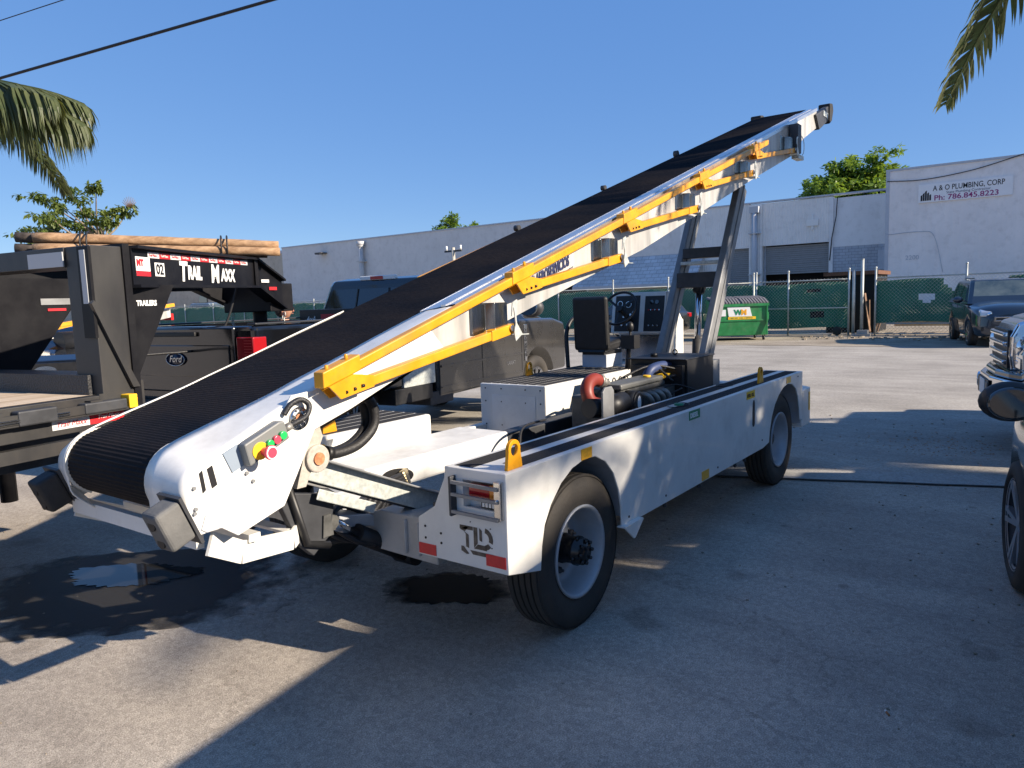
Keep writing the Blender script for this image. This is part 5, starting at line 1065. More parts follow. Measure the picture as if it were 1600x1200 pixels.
m = MB(); m.b2(-2.78, -2.3, -1.0, .9, .45, .6); m.b2(-5.2, .8, -.45, -.35, .5, .65); m.b2(-5.2, .8, .35, .45, .5, .65); m.build('frame', DSTEEL, T1)
# side details on the camera side (-y)
m = MB()
for x in (-1.6, -2.58, -.52): m.b2(x-.006, x+.006, -W-.003, -W, .62, 1.36)
m.build('door_seam', INK, T1)
m = MB(); m.b2(-2.55, -.5, -W-.012, -W, .88, .905); m.b2(-2.55, -.5, -W-.008, -W, .63, .65); m.build('body_moulding', GRYP, T1)
for x in (-2.35, -1.4): m = MB(); m.b2(x, x+.2, -W-.04, -W-.01, 1.2, 1.235); m.build('door_handle', GRYP, T1, bevel=.01)
m = MB(); m.prism([(-.44, .78), (-.38, .76), (-.36, 1.3), (-.45, 1.3)], 'y', -W-.012, -W); vb = m.build('fender_vent', CHROMED, T1, bevel=.004)
text('SUPER DUTY', .07, (-.385, -W-.014, .84), (0, 0, 1), (-1, 0, 0), INK, vb, 'badge_lettering', bold=.002)
text('LARIAT', .07, (-.95, -W-.003, .76), (1, 0, 0), Z_, CHROMED, T1, 'door_lettering', bold=.002)
m = MB(); m.b2(-3.3, -2.7, -W-.02, -W+.3, .72, 1.16); sbx = m.build('side_box', ZINC, T1, bevel=.006); m = MB(); m.b2(-3.45, -2.75, -W-.01, -W+.25, .54, .715); m.build('lower_step_box', BLACK, sbx, bevel=.01)
wheelset(T1, ((0, -.86), (0, .86), (-4.06, -.86), (-4.06, .86)), .41, .27, .24, CHROMED, 8)
m = MB(); m.b2(-2.7, -2.66, -.88, .88, 1.5, 1.62); m.build('headboard_rail', BLACK, T1)
m = MB(); m.b2(-2.95, -2.72, -.85, .85, 1.38, 1.62); bx = m.build('bed_toolbox', BLACK, T1, bevel=.01)
text('4x4', .1, (-2.955, .72, 1.47), (0, -1, 0), Z_, LBLW, bx); m = MB(); m.b2(-2.958, -2.951, .25, .48, 1.45, 1.56); m.build('red_sticker', INKR, bx)
# ---------- gooseneck trailer ----------
G0 = thing('gooseneck_trailer', 'black gooseneck flatbed trailer with wood deck hitched over the pickup bed', 'trailer', (2.66, 4.87, 0), radians(10))
hw = 1.22; a0 = -2.8
m = MB(); m.b2(-9.5, a0-.27, -hw+.1, hw-.1, 1.09, 1.13); dk = m.build('wood_deck', mat('deck_boards', (.4, .3, .2), .85, c2=(.6, .5, .38), vs=3, stretch=(.3, 7, 1), bump=.3, bs=25), G0)
for s in (-1, 1):
    yo = s*hw
    m = MB(); m.b2(-9.5, a0, min(yo, yo-s*.1), max(yo, yo-s*.1), .92, 1.13); m.b2(-9.5, a0-.05, min(yo, yo+s*.07), max(yo, yo+s*.07), 1.02, 1.04); m.build('side_rail', TRLG, G0, bevel=.004)
    m = MB(); m.b2(-9.5, a0-.2, min(yo+s*.045, yo+s*.07), max(yo+s*.045, yo+s*.07), 1.03, 1.09)
    for k in range(9): m.b2(a0-.4-k*.6, a0-.32-k*.6, min(yo, yo+s*.06), max(yo, yo+s*.06), 1.02, 1.11)
    m.build('rub_rail', TRLG, G0)
    m = MB()
    for z in (1.048, 1.062): m.cyl((a0-3, yo+s*.075, z), (a0-.55, yo+s*.075, z), .005, 6)
    m.build('slide_rod', CHROMED, G0)
    m = MB(); m.b2(-9.5, a0+.05, min(yo, yo-s*.06), max(yo, yo-s*.06), .80, .88); m.build('lower_rail', TRLG, G0)
    # upright
    m = MB(); m.b2(a0-.27, a0-.05, min(yo, yo-s*.25), max(yo, yo-s*.25), 1.13, 2.09); up = m.build('upright', TRLG, G0, bevel=.006)
    m = MB(); m.b2(a0-.05, a0+.0, min(yo+s*.012, yo-s*.26), max(yo+s*.012, yo-s*.26), 1.0, 2.11); m.b2(a0-.29, a0-.27, min(yo+s*.01, yo-s*.1), max(yo+s*.01, yo-s*.1), 1.5, 2.08); m.build('upright_flange', TRLP, up)
    m = MB(); m.b2(a0-.02, a0+.02, min(yo+s*.01, yo-s*.1), max(yo+s*.01, yo-s*.1), .84, 1.2); m.b2(a0-.3, a0, min(yo-s*.02, yo+s*.002), max(yo-s*.02, yo+s*.002), .9, 1.14); m.build('corner_plate', TRLG, G0)
    m = MB(); m.prism([(a0-.02, 1.16), (a0-.07, 1.16), (a0-.31, 1.72), (a0-.29, 1.74)], 'y', min(yo, yo+s*.03), max(yo, yo+s*.03)); m.build('diagonal_strut', TRLG, up)
    m = MB(); m.prism([(a0, 1.84), (a0+.36, 1.84), (a0+.02, 1.22), (a0, 1.22)], 'y', yo-s*.04, yo-s*.03) ; gu = m.build('gusset', TRLP, G0)
    # neck beam: outer web from upright to coupler
    A = Vector((a0, yo, 0)); B_ = Vector((-.9, s*.4, 0)); C_ = Vector((-.45, s*.3, 0))
    m = MB()
    def web(P0, P1, z00, z01, z10, z11, th=.02):
        d = (P1-P0).normalized(); n = Vector((-d.y, d.x, 0))*th
        v = [m.b.verts.new(p) for p in ((P0.x+n.x, P0.y+n.y, z00), (P1.x+n.x, P1.y+n.y, z10), (P1.x+n.x, P1.y+n.y, z11), (P0.x+n.x, P0.y+n.y, z01), (P0.x-n.x, P0.y-n.y, z00), (P1.x-n.x, P1.y-n.y, z10), (P1.x-n.x, P1.y-n.y, z11), (P0.x-n.x, P0.y-n.y, z01))]
        for q in ((0, 1, 2, 3), (7, 6, 5, 4), (0, 4, 5, 1), (3, 2, 6, 7), (0, 3, 7, 4), (1, 5, 6, 2)): m.face([v[i] for i in q])
    web(A, B_, 1.84, 2.08, 1.87, 2.11); web(B_, C_, 1.87, 2.11, 1.66, 1.92); nb_ = m.build('neck_beam', TRLP, G0)
    m = MB(); web(A, B_, 2.08, 2.1, 2.11, 2.13, .07); web(B_, C_, 2.11, 2.13, 1.92, 1.94, .07); web(A, B_, 1.82, 1.84, 1.85, 1.87, .07); web(B_, C_, 1.85, 1.87, 1.64, 1.66, .07); m.build('beam_flange', TRLP, nb_)
    m = MB(); web(B_-Vector((.02, 0, 0)), B_+Vector((.02, 0, 0)), 1.86, 2.11, 1.86, 2.11, .05); m.build('beam_stiffener', TRLP, nb_)
    if s < 0:
        d = (B_-A).normalized(); L_ = (B_-A).length; n = Vector((d.y, -d.x, 0))
        def onb(u, z, off=.022): p = A+d*u+n*off; return (p.x, p.y, z)
        SIL = mat('reflector_silver', (.6, .6, .6), .35, var=.1, vs=40)
        for k in range(11):
            m = MB(); u = .2+k*.155; m.poly([onb(u, 2.025+.03*u/2), onb(u+.153, 2.025+.03*(u+.15)/2), onb(u+.153, 2.065+.03*(u+.15)/2), onb(u, 2.065+.03*u/2)]); rr_ = m.build('reflector_tape', REDR if k % 2 else SIL, nb_)
            text('Trail Maxx', .024, onb(u+.012, 2.037+.03*u/2, .0235), d, Z_, LBLW if k % 2 else INKR, rr_, sx=1.0, shear=.3)
        text('T', .2, onb(.62, 1.885, .024), d, Z_, LBLW, nb_, 'maker_lettering', sx=.95, bold=.008, shear=.12); text('RAIL', .14, onb(.75, 1.90, .024), d, Z_, LBLW, nb_, 'maker_lettering', sx=.8, bold=.007, shear=.12)
        text('M', .2, onb(1.14, 1.885, .024), d, Z_, LBLW, nb_, 'maker_lettering', sx=.95, bold=.008, shear=.12); text('AXX', .14, onb(1.33, 1.90, .024), d, Z_, LBLW, nb_, 'maker_lettering', sx=.9, bold=.007, shear=.12)
        m = MB(); m.poly([onb(.28, 1.905, .0225), onb(.41, 1.905, .0225), onb(.41, 2.0, .0225), onb(.28, 2.0, .0225)]); k2 = m.build('number_plate', LBLW, nb_); text('02', .1, onb(.295, 1.92, .0235), d, Z_, INK, k2, bold=.003)
        m = MB(); m.poly([onb(.04, 1.9, .0225), onb(.22, 1.9, .0225), onb(.22, 2.03, .0225), onb(.04, 2.03, .0225)]); k2 = m.build('dealer_sticker', LBLW, nb_)
        m = MB(); m.poly([onb(.04, 1.9, .0232), onb(.22, 1.9, .0232), onb(.22, 1.935, .0232), onb(.04, 1.935, .0232)]); m.build('red_band', INKR, k2); text('MT', .06, onb(.05, 1.97, .0235), d, Z_, INKR, k2, bold=.004)
        text('TRAILERS', .05, (a0+.05, yo+.028, 1.7), (1, 0, 0), Z_, LBLW, gu, 'maker_lettering', sx=.75, bold=.002)
        for z_, x_ in ((1.9, .1), (1.83, .24)):
            m = MB(); p = B_.lerp(C_, x_*2); m.b2(p.x, p.x+.1, p.y-.03, p.y-.028, z_, z_+.03); m.build('reflector_tape', REDR if x_ > .2 else SIL, nb_)
        # side sticker
        m = MB(); m.b2(a0-.62, a0-.38, yo-.003, yo, .955, 1.015); s1_ = m.build('maker_sticker', SIL, G0); text('Trail Maxx', .045, (a0-.6, yo-.005, .97), (1, 0, 0), Z_, INKR, s1_, shear=.4)
        m = MB(); m.b2(a0-.378, a0-.14, yo-.003, yo, .955, 1.015); s1_ = m.build('maker_sticker', REDR, G0); text('Trail Maxx', .035, (a0-.33, yo-.005, .985), (1, 0, 0), Z_, LBLW, s1_, shear=.4)
        m = MB(); m.b2(a0-.15, a0-.09, yo-.085, yo-.0, 1.03, 1.12); m.build('yellow_strap_end', INKY, G0, bevel=.005)
        m = MB(); m.ball((a0-.05, yo-.012, 1.08), (.012, .012, .012), 6); m.build('marker_lamp', ORL, G0)
        m = MB(); m.b2(a0-.45, a0-.16, yo-.08, yo-.0, 1.03, 1.1); m.b2(a0-.85, a0-.62, yo-.08, yo-.0, 1.02, 1.11); m.build('strap_winch', DSTEEL, G0, bevel=.01)
m = MB(); m.b2(a0-.28, a0-.06, -hw+.25, hw-.25, 1.96, 2.09); m.build('cross_beam', TRLG, G0, bevel=.005)
m = MB(); m.b2(a0-.29, a0-.282, -hw+.25, -hw+.62, 1.965, 2.06); m.b2(a0-.296, a0-.29, -hw+.02, -hw+.07, 1.72, 2.06); m.b2(a0-.29, a0-.282, .1, .4, 1.965, 2.06); m.build('reflector_tape', mat('tape_grey', (.42, .43, .44), .4), G0)
m = MB(); m.b2(a0-.3, a0-.06, -hw+.1, hw-.1, 1.13, 1.26); m.build('tread_plate_step', mat('tread_plate', (.03, .03, .032), .45, bump=.9, bs=70), G0)
m = MB(); m.cyl((-.45, 0, 1.15), (-.45, 0, 1.95), .07, 16); m.b2(-.62, -.3, -.32, .32, 1.62, 1.9); m.b2(-.52, -.38, -.08, .08, 1.0, 1.2); m.build('coupler', TRLP, G0, bevel=.01)
m = MB(); m.prism([(-2.95, 1.13), (-2.69, 1.15), (-2.13, 1.85), (-2.1, 1.95), (-3.1, 1.95)], 'y', .28, .3); m.build('inner_gusset', TRLP, G0)
m = MB(); m.b2(-2.5, -2.1, .272, .279, 1.74, 1.79); pl_ = m.build('data_plate', STEEL, G0); m = MB(); m.b2(-2.45, -2.3, .272, .279, 1.69, 1.71); m.build('warning_decal', INKR, G0)
m = MB(); m.cyl((a0-.0, .45, .2), (a0-.0, .45, 2.0), .06, 14); m.cyl((a0-.0, .68, .2), (a0-.0, .68, 2.0), .045, 14); m.b2(a0-.1, a0+.05, .75, 1.2, 1.3, 1.8); m.build('landing_jack', TRLP, G0)
for yc in (-.38, .32):
    m = MB(); z = 1.62
    for k in range(10): 
        c = Vector((-.5, yc+.02*sin(k), z-.03-.036*k)); e1 = Vector((1, 0, 0)) if k % 2 else Vector((0, 1, 0)); m.tube([c+.014*cos(a)*e1+.024*sin(a)*Vector((0, 0, 1)) for a in [2*pi*i/8 for i in range(8)]], .005, 4, True)
    m.build('safety_chain', ZINC, G0)
m = MB(); m.tube(smoothpts([(-1.0, -.3, 1.9), (-1.1, -.2, 1.5), (-1.3, -.1, 1.3), (-2.0, .1, 1.25), (-2.3, .1, .9)], 6), .012, 6); m.build('brake_cable', HOSE, G0)
m = MB(); m.b2(-9.5, a0, -.55, -.45, .62, .9); m.b2(-9.5, a0, .45, .55, .62, .9)
for k in range(10): m.b2(-9.3+.68*k, -9.22+.68*k, -hw+.1, hw-.1, .96, 1.08)
m.build('under_frame', DSTEEL, G0)
wheelset(G0, ((-7.2, -.95), (-7.2, .95), (-8.1, -.95), (-8.1, .95)), .38, .24, .22, RIM, 6)
# poles resting on the neck
def wood(p0, p1, r, lab, dark=False):
    b = MB(); a = Vector(p0); c = Vector(p1); n = 14; rn = random.Random(int(r*1e4+p0[2]*100)); b.tube([a.lerp(c, i/n)+Vector((0, rn.uniform(-.003, .003), rn.uniform(-.003, .003))) for i in range(n+1)], [r*(1-.12*i/n) for i in range(n+1)], 14)
    for f in b.b.faces:
        if len(f.verts) > 4: f.material_index = 1
    tag(b.build('wooden_pole', [LOG if not dark else LOGE, LOGE]), lab, 'wooden pole', 'poles lashed across the trailer neck')
wood((.36, 5.26, 2.325), (2.02, 4.14, 2.245), .043, 'peeled wooden pole, top of the bundle and nearest the camera')
wood((.33, 5.2, 2.225), (2.0, 4.1, 2.18), .044, 'peeled wooden pole under the top one, longest visible lower pole of the bundle')
wood((.28, 5.4, 2.33), (1.95, 4.3, 2.25), .045, 'weathered wooden pole behind the top one, only its dark end showing', True)
wood((.26, 5.38, 2.23), (1.96, 4.24, 2.17), .048, 'weathered wooden pole at the back of the lower row, dark ended', True)
for t_, lab in ((.2, 'dark ratchet strap tied round the left end of the pole bundle'), (.77, 'dark strap tied round the right part of the pole bundle')):
    c = Vector((.34, 5.28, 2.275)).lerp(Vector((2.0, 4.2, 2.21)), t_); nn = Vector((1.28, 1.9, 0)).normalized()
    m = MB()
    for off in (0, .05): 
        q = c+Vector((1.9, -1.28, 0)).normalized()*off
        m.tube([q+(.13*cos(a))*nn+Vector((0, 0, .108*sin(a))) for a in [2*pi*i/24 for i in range(24)]], .008, 5, True)
    m.tube(smoothpts([c-nn*.14+Vector((0, 0, -.06)), c-nn*.16+Vector((.02, 0, -.14)), c-nn*.1+Vector((.04, 0, -.2)), c-nn*.02+Vector((.0, 0, -.15))], 5), .01, 5)
    tag(m.build('strap', HOSE), lab, 'strap', 'straps on the poles')
# ---------- generic SUV / car ----------
def suv(name, label, cat, loc, rz, paint, wb=2.69, W=.91, H=1.68, r=.345, rimm=CHROMED, L_f=.92, L_r=.95, group=None, hoodz=1.08, beltz=1.02, headlight=True, chrome_grille=True):
    t = thing(name, label, cat, loc, rz, group)
    xf, xr = L_f, -wb-L_r
    sts = [(xr, W*.62, W*.7, .5, .95, .98), (xr+.05, W*.82, W*.86, .38, 1.0, 1.03), (xr+.25, W*.93, W*.96, .30, beltz, beltz+.03), (-wb, W*.97, W, .27, beltz, beltz+.03), (-1.35, W*.98, W, .25, beltz-.01, beltz+.03), (-.55, W*.98, W*.995, .25, beltz-.04, hoodz+.02), (-.1, W*.97, W, .26, beltz-.07, hoodz), (.35, W*.95, W*.96, .27, beltz-.13, hoodz-.05), (.62, W*.92, W*.9, .28, beltz-.15, hoodz-.08), (xf-.14, W*.86, W*.8, .3, beltz-.2, hoodz-.14), (xf-.03, W*.74, W*.68, .33, beltz-.27, hoodz-.22), (xf, W*.6, W*.56, .38, beltz-.38, hoodz-.34)]
    b = hull(sts, 'body', paint, t); arches(b, (0, -wb), r, W)
    cab((xr+.12, -.28), (xr+.55, -1.12), 'cabin', paint, t, W*.97, W*.74, beltz-.02, H)
    quad([(-.42, -.74*W/.91, beltz+.07), (-.42, .74*W/.91, beltz+.07), (-1.06, .6*W/.91, H-.07), (-1.06, -.6*W/.91, H-.07)], WGLASS, 'windscreen', t, .014)
    quad([(xr+.2, .68, beltz+.1), (xr+.2, -.68, beltz+.1), (xr+.5, -.56, H-.1), (xr+.5, .56, H-.1)], GLASS, 'rear_window', t, .014)
    for s in (-1, 1):
        def sy(z): return s*(W*.97+(W*.74-W*.97)*(z-beltz)/(H-beltz))*1.0
        zl, zh = beltz+.06, H-.15
        quad([(-1.62, sy(zl), zl), (-.72, sy(zl), zl), (-1.2, sy(zh), zh), (-1.62, sy(zh), zh)], GLASS, 'side_window', t, .014); quad([(-2.65, sy(zl), zl), (-1.72, sy(zl), zl), (-1.72, sy(zh), zh), (-2.65, sy(zh), zh)], GLASS, 'side_window', t, .014); quad([(xr+.5, sy(zl+.05), zl+.05), (-2.75, sy(zl), zl), (-2.75, sy(zh), zh), (xr+.75, sy(zh), zh)], GLASS, 'side_window', t, .014)
        mirror_(t, -.72, s*W*.98, beltz+.1, s, BLACK if H == 1.66 else paint, 1.0 if H == 1.66 else 1, GLASS if H == 1.66 else None)
        if headlight:
            m = MB(); m.prism([(xf-.06, beltz-.20), (xf-.3, beltz-.14), (xf-.3, beltz-.27), (xf-.04, beltz-.33)], 'y', min(s*W*.46, s*W*.86), max(s*W*.46, s*W*.86)); hl = m.build('headlight', LAMP, t, bevel=.03)
            m = MB(); m.lathe([(0, .0), (.05, .0), (.055, -.03)], (xf-.03, s*W*.62, beltz-.27), 'x', 16); m.build('lamp_ring', CHROME, hl)
            m = MB(); m.b2(xf-.18, xf-.05, min(s*W*.58, s*W*.82), max(s*W*.58, s*W*.82), .43, .55); fg = m.build('fog_lamp', BLACK, t, bevel=.02); m = MB(); m.b2(xf-.06, xf-.04, min(s*W*.62, s*W*.74), max(s*W*.62, s*W*.74), .45, .53); m.build('fog_lens', LAMP, fg)
            m = MB(); m.b2(xr, xr+.16, min(s*W*.55, s*W*.86), max(s*W*.55, s*W*.86), .82, .98); m.build('tail_lamp', REDL, t, bevel=.02)
    m = MB()
    if chrome_grille:
        for z in (beltz-.45, beltz-.36): m.prism([(xf-.06, z), (xf+.03, z), (xf+.03, z+.025), (xf-.06, z+.025)], 'y', -W*.5, W*.5)
        m.b2(xf-.05, xf+.03, -W*.52, -W*.48, beltz-.45, beltz-.33); m.b2(xf-.05, xf+.03, W*.48, W*.52, beltz-.45, beltz-.33)
        gr = m.build('grille', CHROME, t, bevel=.006); m = MB(); m.b2(xf-.08, xf+.01, -W*.48, W*.48, beltz-.42, beltz-.36); m.build('grille_mesh', BLACK, gr)
    else: m.b2(xf-.05, xf+.02, -W*.5, W*.5, beltz-.48, beltz-.36); m.build('grille', BLACK, t)
    m = MB(); m.b2(xf-.12, xf+.02, -W*.55, W*.55, .32, .45); m.build('lower_intake', BLACK, t, bevel=.02)
    m = MB()
    for s in (-1, 1):
        for x in (-.62, -1.67, -2.7): m.b2(x-.004, x+.004, s*W-.004 if s > 0 else -W-.004, s*W+.004 if s > 0 else -W+.004, .35, beltz-.05)
    m.build('door_seam', INK, t)
    m = MB(); m.cyl((xr+.8, -W*.62, H+.03), (-1.4, -W*.62, H+.03), .015, 6); m.cyl((xr+.8, W*.62, H+.03), (-1.4, W*.62, H+.03), .015, 6); m.build('roof_rail', BLACK, t)
    wheelset(t, ((0, -W+.1), (0, W-.1), (-wb, -W+.1), (-wb, W-.1)), r, .225, r-.095, rimm, 5)
    return t
suv('parked_suv', 'dark blue-green suv parked by the right fence, windscreen facing the camera', 'suv', (21.46, -.75, 0), radians(194), NAVY, H=1.8, beltz=1.14, hoodz=1.2)
suv('parked_suv', 'grey suv roof showing above the green fence, seen under the trailer neck', 'suv', (30.5, 49.5, 0), radians(-80), mat('blue_grey_paint', (.14, .17, .2), .25, coat=.8), H=2.25, beltz=1.5, hoodz=1.6, r=.4)
nearc = suv('near_car', 'dark car cut off at the right edge, its mirror and front wheel nearest', 'car', (2.50, -2.585, 0), radians(10.5), GRNP, wb=2.8, H=1.66, W=.93, r=.35, rimm=mat('alloy_wheel', (.5, .5, .52), .3, metal=.8), headlight=True)
suv('parked_sedan', 'small dark car by the green fence, red tail lamp showing beside the driver seat', 'car', (24.1, 12.9, 0), radians(75), mat('black_grey_paint', (.02, .022, .024), .2, coat=1), H=1.48, beltz=.9, hoodz=.95)
# ---------- second pickup: front corner at right ----------
T2 = thing('pickup_truck', 'black pickup truck at the right edge, only its chrome grille and bumper in view', 'pickup truck', (6.8, -2.22, 0), radians(101))
W2 = .99
m = MB(); m.prism([(-3.0, .5), (-3.0, 1.35), (-.5, 1.36), (.3, 1.33), (.72, 1.24), (.82, 1.1), (.8, .66), (.76, .52)], 'y', -W2, W2); b_ = m.build('body', BLKP, T2, bevel=.07, seg=5); arches(b_, (0,), .42, W2)
m = MB(); m.prism([(-.5, 1.34), (-.4, 1.42), (.3, 1.40), (.68, 1.3), (.7, 1.24)], 'y', -.7, .7); m.build('hood', BLKP, T2, bevel=.06, seg=4)
m = MB(); m.prism([(.70, .80), (.84, .80), (.865, .95), (.86, 1.14), (.80, 1.27), (.70, 1.3)], 'y', -.46, .46); gr = m.build('grille_surround', CHROME, T2, bevel=.03, seg=4)
for z in (.86, .95, 1.04, 1.13):
    m = MB(); m.prism([(.85, z), (.905, z+.006), (.915, z+.03), (.905, z+.048), (.85, z+.052)], 'y', -.4, .4); m.build('grille_bar', CHROME, gr, bevel=.01, seg=3)
m = MB(); m.b2(.84, .872, -.42, .42, .83, 1.2); m.build('grille_mesh', BLACK, gr)
for s in (-1, 1):
    m = MB(); m.prism([(.62, .84), (.83, .84), (.84, 1.0), (.79, 1.17), (.5, 1.18), (.5, 1.02), (.55, .98)], 'y', min(s*.6, s*1.0), max(s*.6, s*1.0)); hl = m.build('headlight', LAMP, T2, bevel=.03, seg=3)
    m = MB(); m.lathe([(0, .03), (.05, .02), (.075, .0)], (.835, s*.78, 1.05), 'x', 20); m.b2(.832, .845, min(s*.7, s*.92), max(s*.7, s*.92), .87, .96); m.build('reflector_bowl', CHROME, hl)
bp_ = [(.62, -W2-.02), (.82, -W2+.1), (.93, -.62), (1.0, -.3), (1.0, .3), (.93, .62), (.82, W2-.1), (.62, W2+.02)]
m = MB(); m.prism(bp_+[(.6, W2), (.6, -W2)], 'z', .5, .74); bmp = m.build('front_bumper', CHROME, T2, bevel=.035, seg=4)
m = MB(); m.prism([(p[0]-.05, p[1]*.97) for p in bp_]+[(.55, W2*.9), (.55, -W2*.9)], 'z', .742, .81); m.build('bumper_pad', BLKP, T2, bevel=.02)
m = MB(); m.prism([(p[0]-.08, p[1]*.8) for p in bp_]+[(.55, .7), (.55, -.7)], 'z', .38, .5); m.build('air_dam', BLACK, T2, bevel=.02)
m = MB(); m.b2(1.0, 1.012, -.34, .34, .52, .7); rc = m.build('bumper_recess', BLACK, bmp, bevel=.01); m = MB(); m.b2(1.012, 1.022, -.16, .16, .53, .69); m.build('number_plate', LBLW, rc, bevel=.004); 
m = MB(); m.b2(1.0, 1.02, .2, .33, .54, .68); m.build('tow_cover', mat('plastic_grey', (.12, .12, .12), .5), rc, bevel=.01)
for s in (-1, 1): m = MB(); c = Vector((.95, s*.66, .61)); d = Vector((.97, s*.25, 0)).normalized(); m.cyl(c-d*.05, c+d*.025, .082, 24); fh = m.build('fog_lamp_hole', CHROME, bmp, bevel=.006); m = MB(); m.cyl(c+d*.02, c+d*.027, .07, 24); m.build('fog_lamp', BLACK, fh)
cab((-2.9, -.35), (-2.6, -1.15), 'cab', BLKP, T2, .95, .75, 1.34, 1.93)
quad([(-.4, -.8, 1.42), (-.4, .8, 1.42), (-1.05, .64, 1.84), (-1.05, -.64, 1.84)], GLASS, 'windscreen', T2, .014)
for s in (-1, 1): quad([(-2.4, s*.95, 1.42), (-.8, s*.95, 1.42), (-1.2, s*.84, 1.78), (-2.4, s*.84, 1.78)], GLASS, 'side_window', T2, .014); mirror_(T2, -.6, s*.96, 1.42, s, BLACK, 1.2)
m = MB(); m.b2(-5.0, -3.02, -W2, W2, .6, 1.34); m.build('bed', BLKP, T2, bevel=.04)
wheelset(T2, ((0, -.84), (0, .84), (-3.6, -.84), (-3.6, .84)), .4, .26, .24, CHROME, 6)
# ---------- second loader, seen through the trailer uprights ----------
Q = thing('service_belt_loader', 'distant white belt loader with yellow handrail and black drum, seen between the trailer uprights', 'belt loader', (3.5, 11.9, 0), radians(4))
m = MB(); m.prism([(-1.9, .4), (1.2, .4), (1.2, .72), (1.0, .78), (-1.6, .78), (-1.9, .7)], 'y', -.9, .9); o = m.build('chassis', WHITE, Q, bevel=.03); arches(o, (-1.2, .7), .36, .9)
m = MB(); m.prism([(-2.4, .95), (1.45, 1.72), (1.45, 1.55), (-2.4, .8)], 'y', -.5, .5); m.build('boom', ALUW, Q, bevel=.01)
m = MB(); m.bar((-.6, -.58, 1.5), (1.45, -.58, 1.78), .06, .12, up=(0, 1, 0)); m.bar((-.8, -.58, 1.42), (.1, -.58, 1.6), .05, .1, up=(0, 1, 0)); m.build('handrail', YEL, Q)
m = MB(); m.cyl((-.7, -.75, 1.2), (.5, -.75, 1.2), .19, 20); m.build('tank', BLACK, Q); m = MB(); m.b2(-1.9, .2, -.88, -.2, .9, 1.0); m.b2(-1.25, -1.1, -.8, -.6, .95, 1.45); m.build('deck_frame', WHITE, Q)
wheelset(Q, ((-1.2, -.82), (-1.2, .82), (.7, -.82), (.7, .82)), .34, .2, .2, RIM, 6)
m = MB(); m.b2(1.45, 1.5, -.5, .5, 1.5, 1.62); m.build('red_marker', RED, Q)
Q2 = thing('parked_pickup', 'black pickup nose with oval badge behind the trailer step', 'pickup truck', (2.6, 10.5, 0), radians(-125))
m = MB(); m.prism([(-4.6, .5), (-4.6, 1.1), (-1.6, 1.12), (-.3, 1.12), (.6, 1.08), (.85, 1.0), (.85, .5)], 'y', -.95, .95); o = m.build('body', BLKP, Q2, bevel=.06, seg=4); arches(o, (0, -3.5), .4, .95)
cab((-3.0, -.5), (-2.7, -1.3), 'cab', BLKP, Q2, .9, .7, 1.1, 1.5); m = MB(); m.b2(.85, .87, -.6, .6, .75, .98); o = m.build('grille', BLACK, Q2); m = MB(); m.lathe([(0, .0), (.1, .0)], (.875, 0, .88), 'x', 24, False)
for v in m.b.verts: v.co.y *= 1.4; v.co.z = .88+(v.co.z-.88)*.6
m.build('oval_badge', CHROMED, o); wheelset(Q2, ((0, -.82), (0, .82), (-3.5, -.82), (-3.5, .82)), .38, .24, .22, CHROMED, 6)
# ---------- unseen vans added on the camera's right to throw the shade ----------
V = thing('shade_van', 'grey panel van added out of view past the right edge to cast shade across the street', 'van', (8.35, -3.2, 0), radians(90), 'unseen vans added for shade')
m = MB(); m.prism([(-4.4, .45), (-4.4, 2.25), (-.7, 2.25), (-.1, 1.6), (.7, 1.2), (.85, .9), (.85, .4)], 'y', -.95, .95); o = m.build('body', TRIM, V, bevel=.06, seg=3); arches(o, (0, -3.3), .38, .95)
quad([(.0, -.8, 1.55), (.0, .8, 1.55), (-.58, .75, 2.12), (-.58, -.75, 2.12)], GLASS, 'windscreen', V, .03); wheelset(V, ((0, -.85), (0, .85), (-3.3, -.85), (-3.3, .85)), .36, .22, .2, RIM, 6)
V2 = thing('shade_van', 'white panel van added out of view beyond the near car to shade the asphalt', 'van', (4.5, -3.3, 0), radians(93), 'unseen vans added for shade')
m = MB(); m.prism([(-4.4, .45), (-4.4, 2.2), (-.9, 2.2), (-.3, 1.6), (.6, 1.2), (.8, .9), (.8, .4)], 'y', -.95, .95); o = m.build('body', WHITE2, V2, bevel=.06, seg=3); arches(o, (0, -3.3), .38, .95)
quad([(-.2, -.8, 1.55), (-.2, .8, 1.55), (-.78, .75, 2.08), (-.78, -.75, 2.08)], GLASS, 'windscreen', V2, .03); wheelset(V2, ((0, -.85), (0, .85), (-3.3, -.85), (-3.3, .85)), .36, .22, .2, RIM, 6)
# ---------- palms ----------
random.seed(21)
def allrot(step=22, ph=0): return [(a+ph+random.uniform(-9, 9), random.choice([0, 1, 2, 0, 1, 3]), random.uniform(.85, 1.08)) for a in range(0, 360, step)]
palm('tall palm outside the upper right corner, its drooping frond tips hanging into view', 6.0, -3.05, 5.4, [(101, 5, 1.02), (93, 5, .92), (86, 5, 1.05), (107, 5, .85), (97, 4, .8), (150, 1, 1.0), (200, 0, 1), (240, 1, 1), (280, 0, 1), (320, 1, 1), (20, 2, 1), (45, 1, 1), (300, 2, 1)], (0, .3))
palm('palm outside the left edge, one arching frond hanging into the upper left sky', .85, 10.55, 4.56, [(-55, 4, 1.0), (-49, 4, .95), (-62, 4, .93), (-100, 0, 1), (20, 0, 1), (60, 2, 1), (110, 1, 1), (160, 0, 1), (200, 1, 1)], (.1, -.1))
palm('palm outside the right edge whose fronds dapple the loader side panel', 5.5, -8.5, 5.0, allrot(24), (.1, .3))
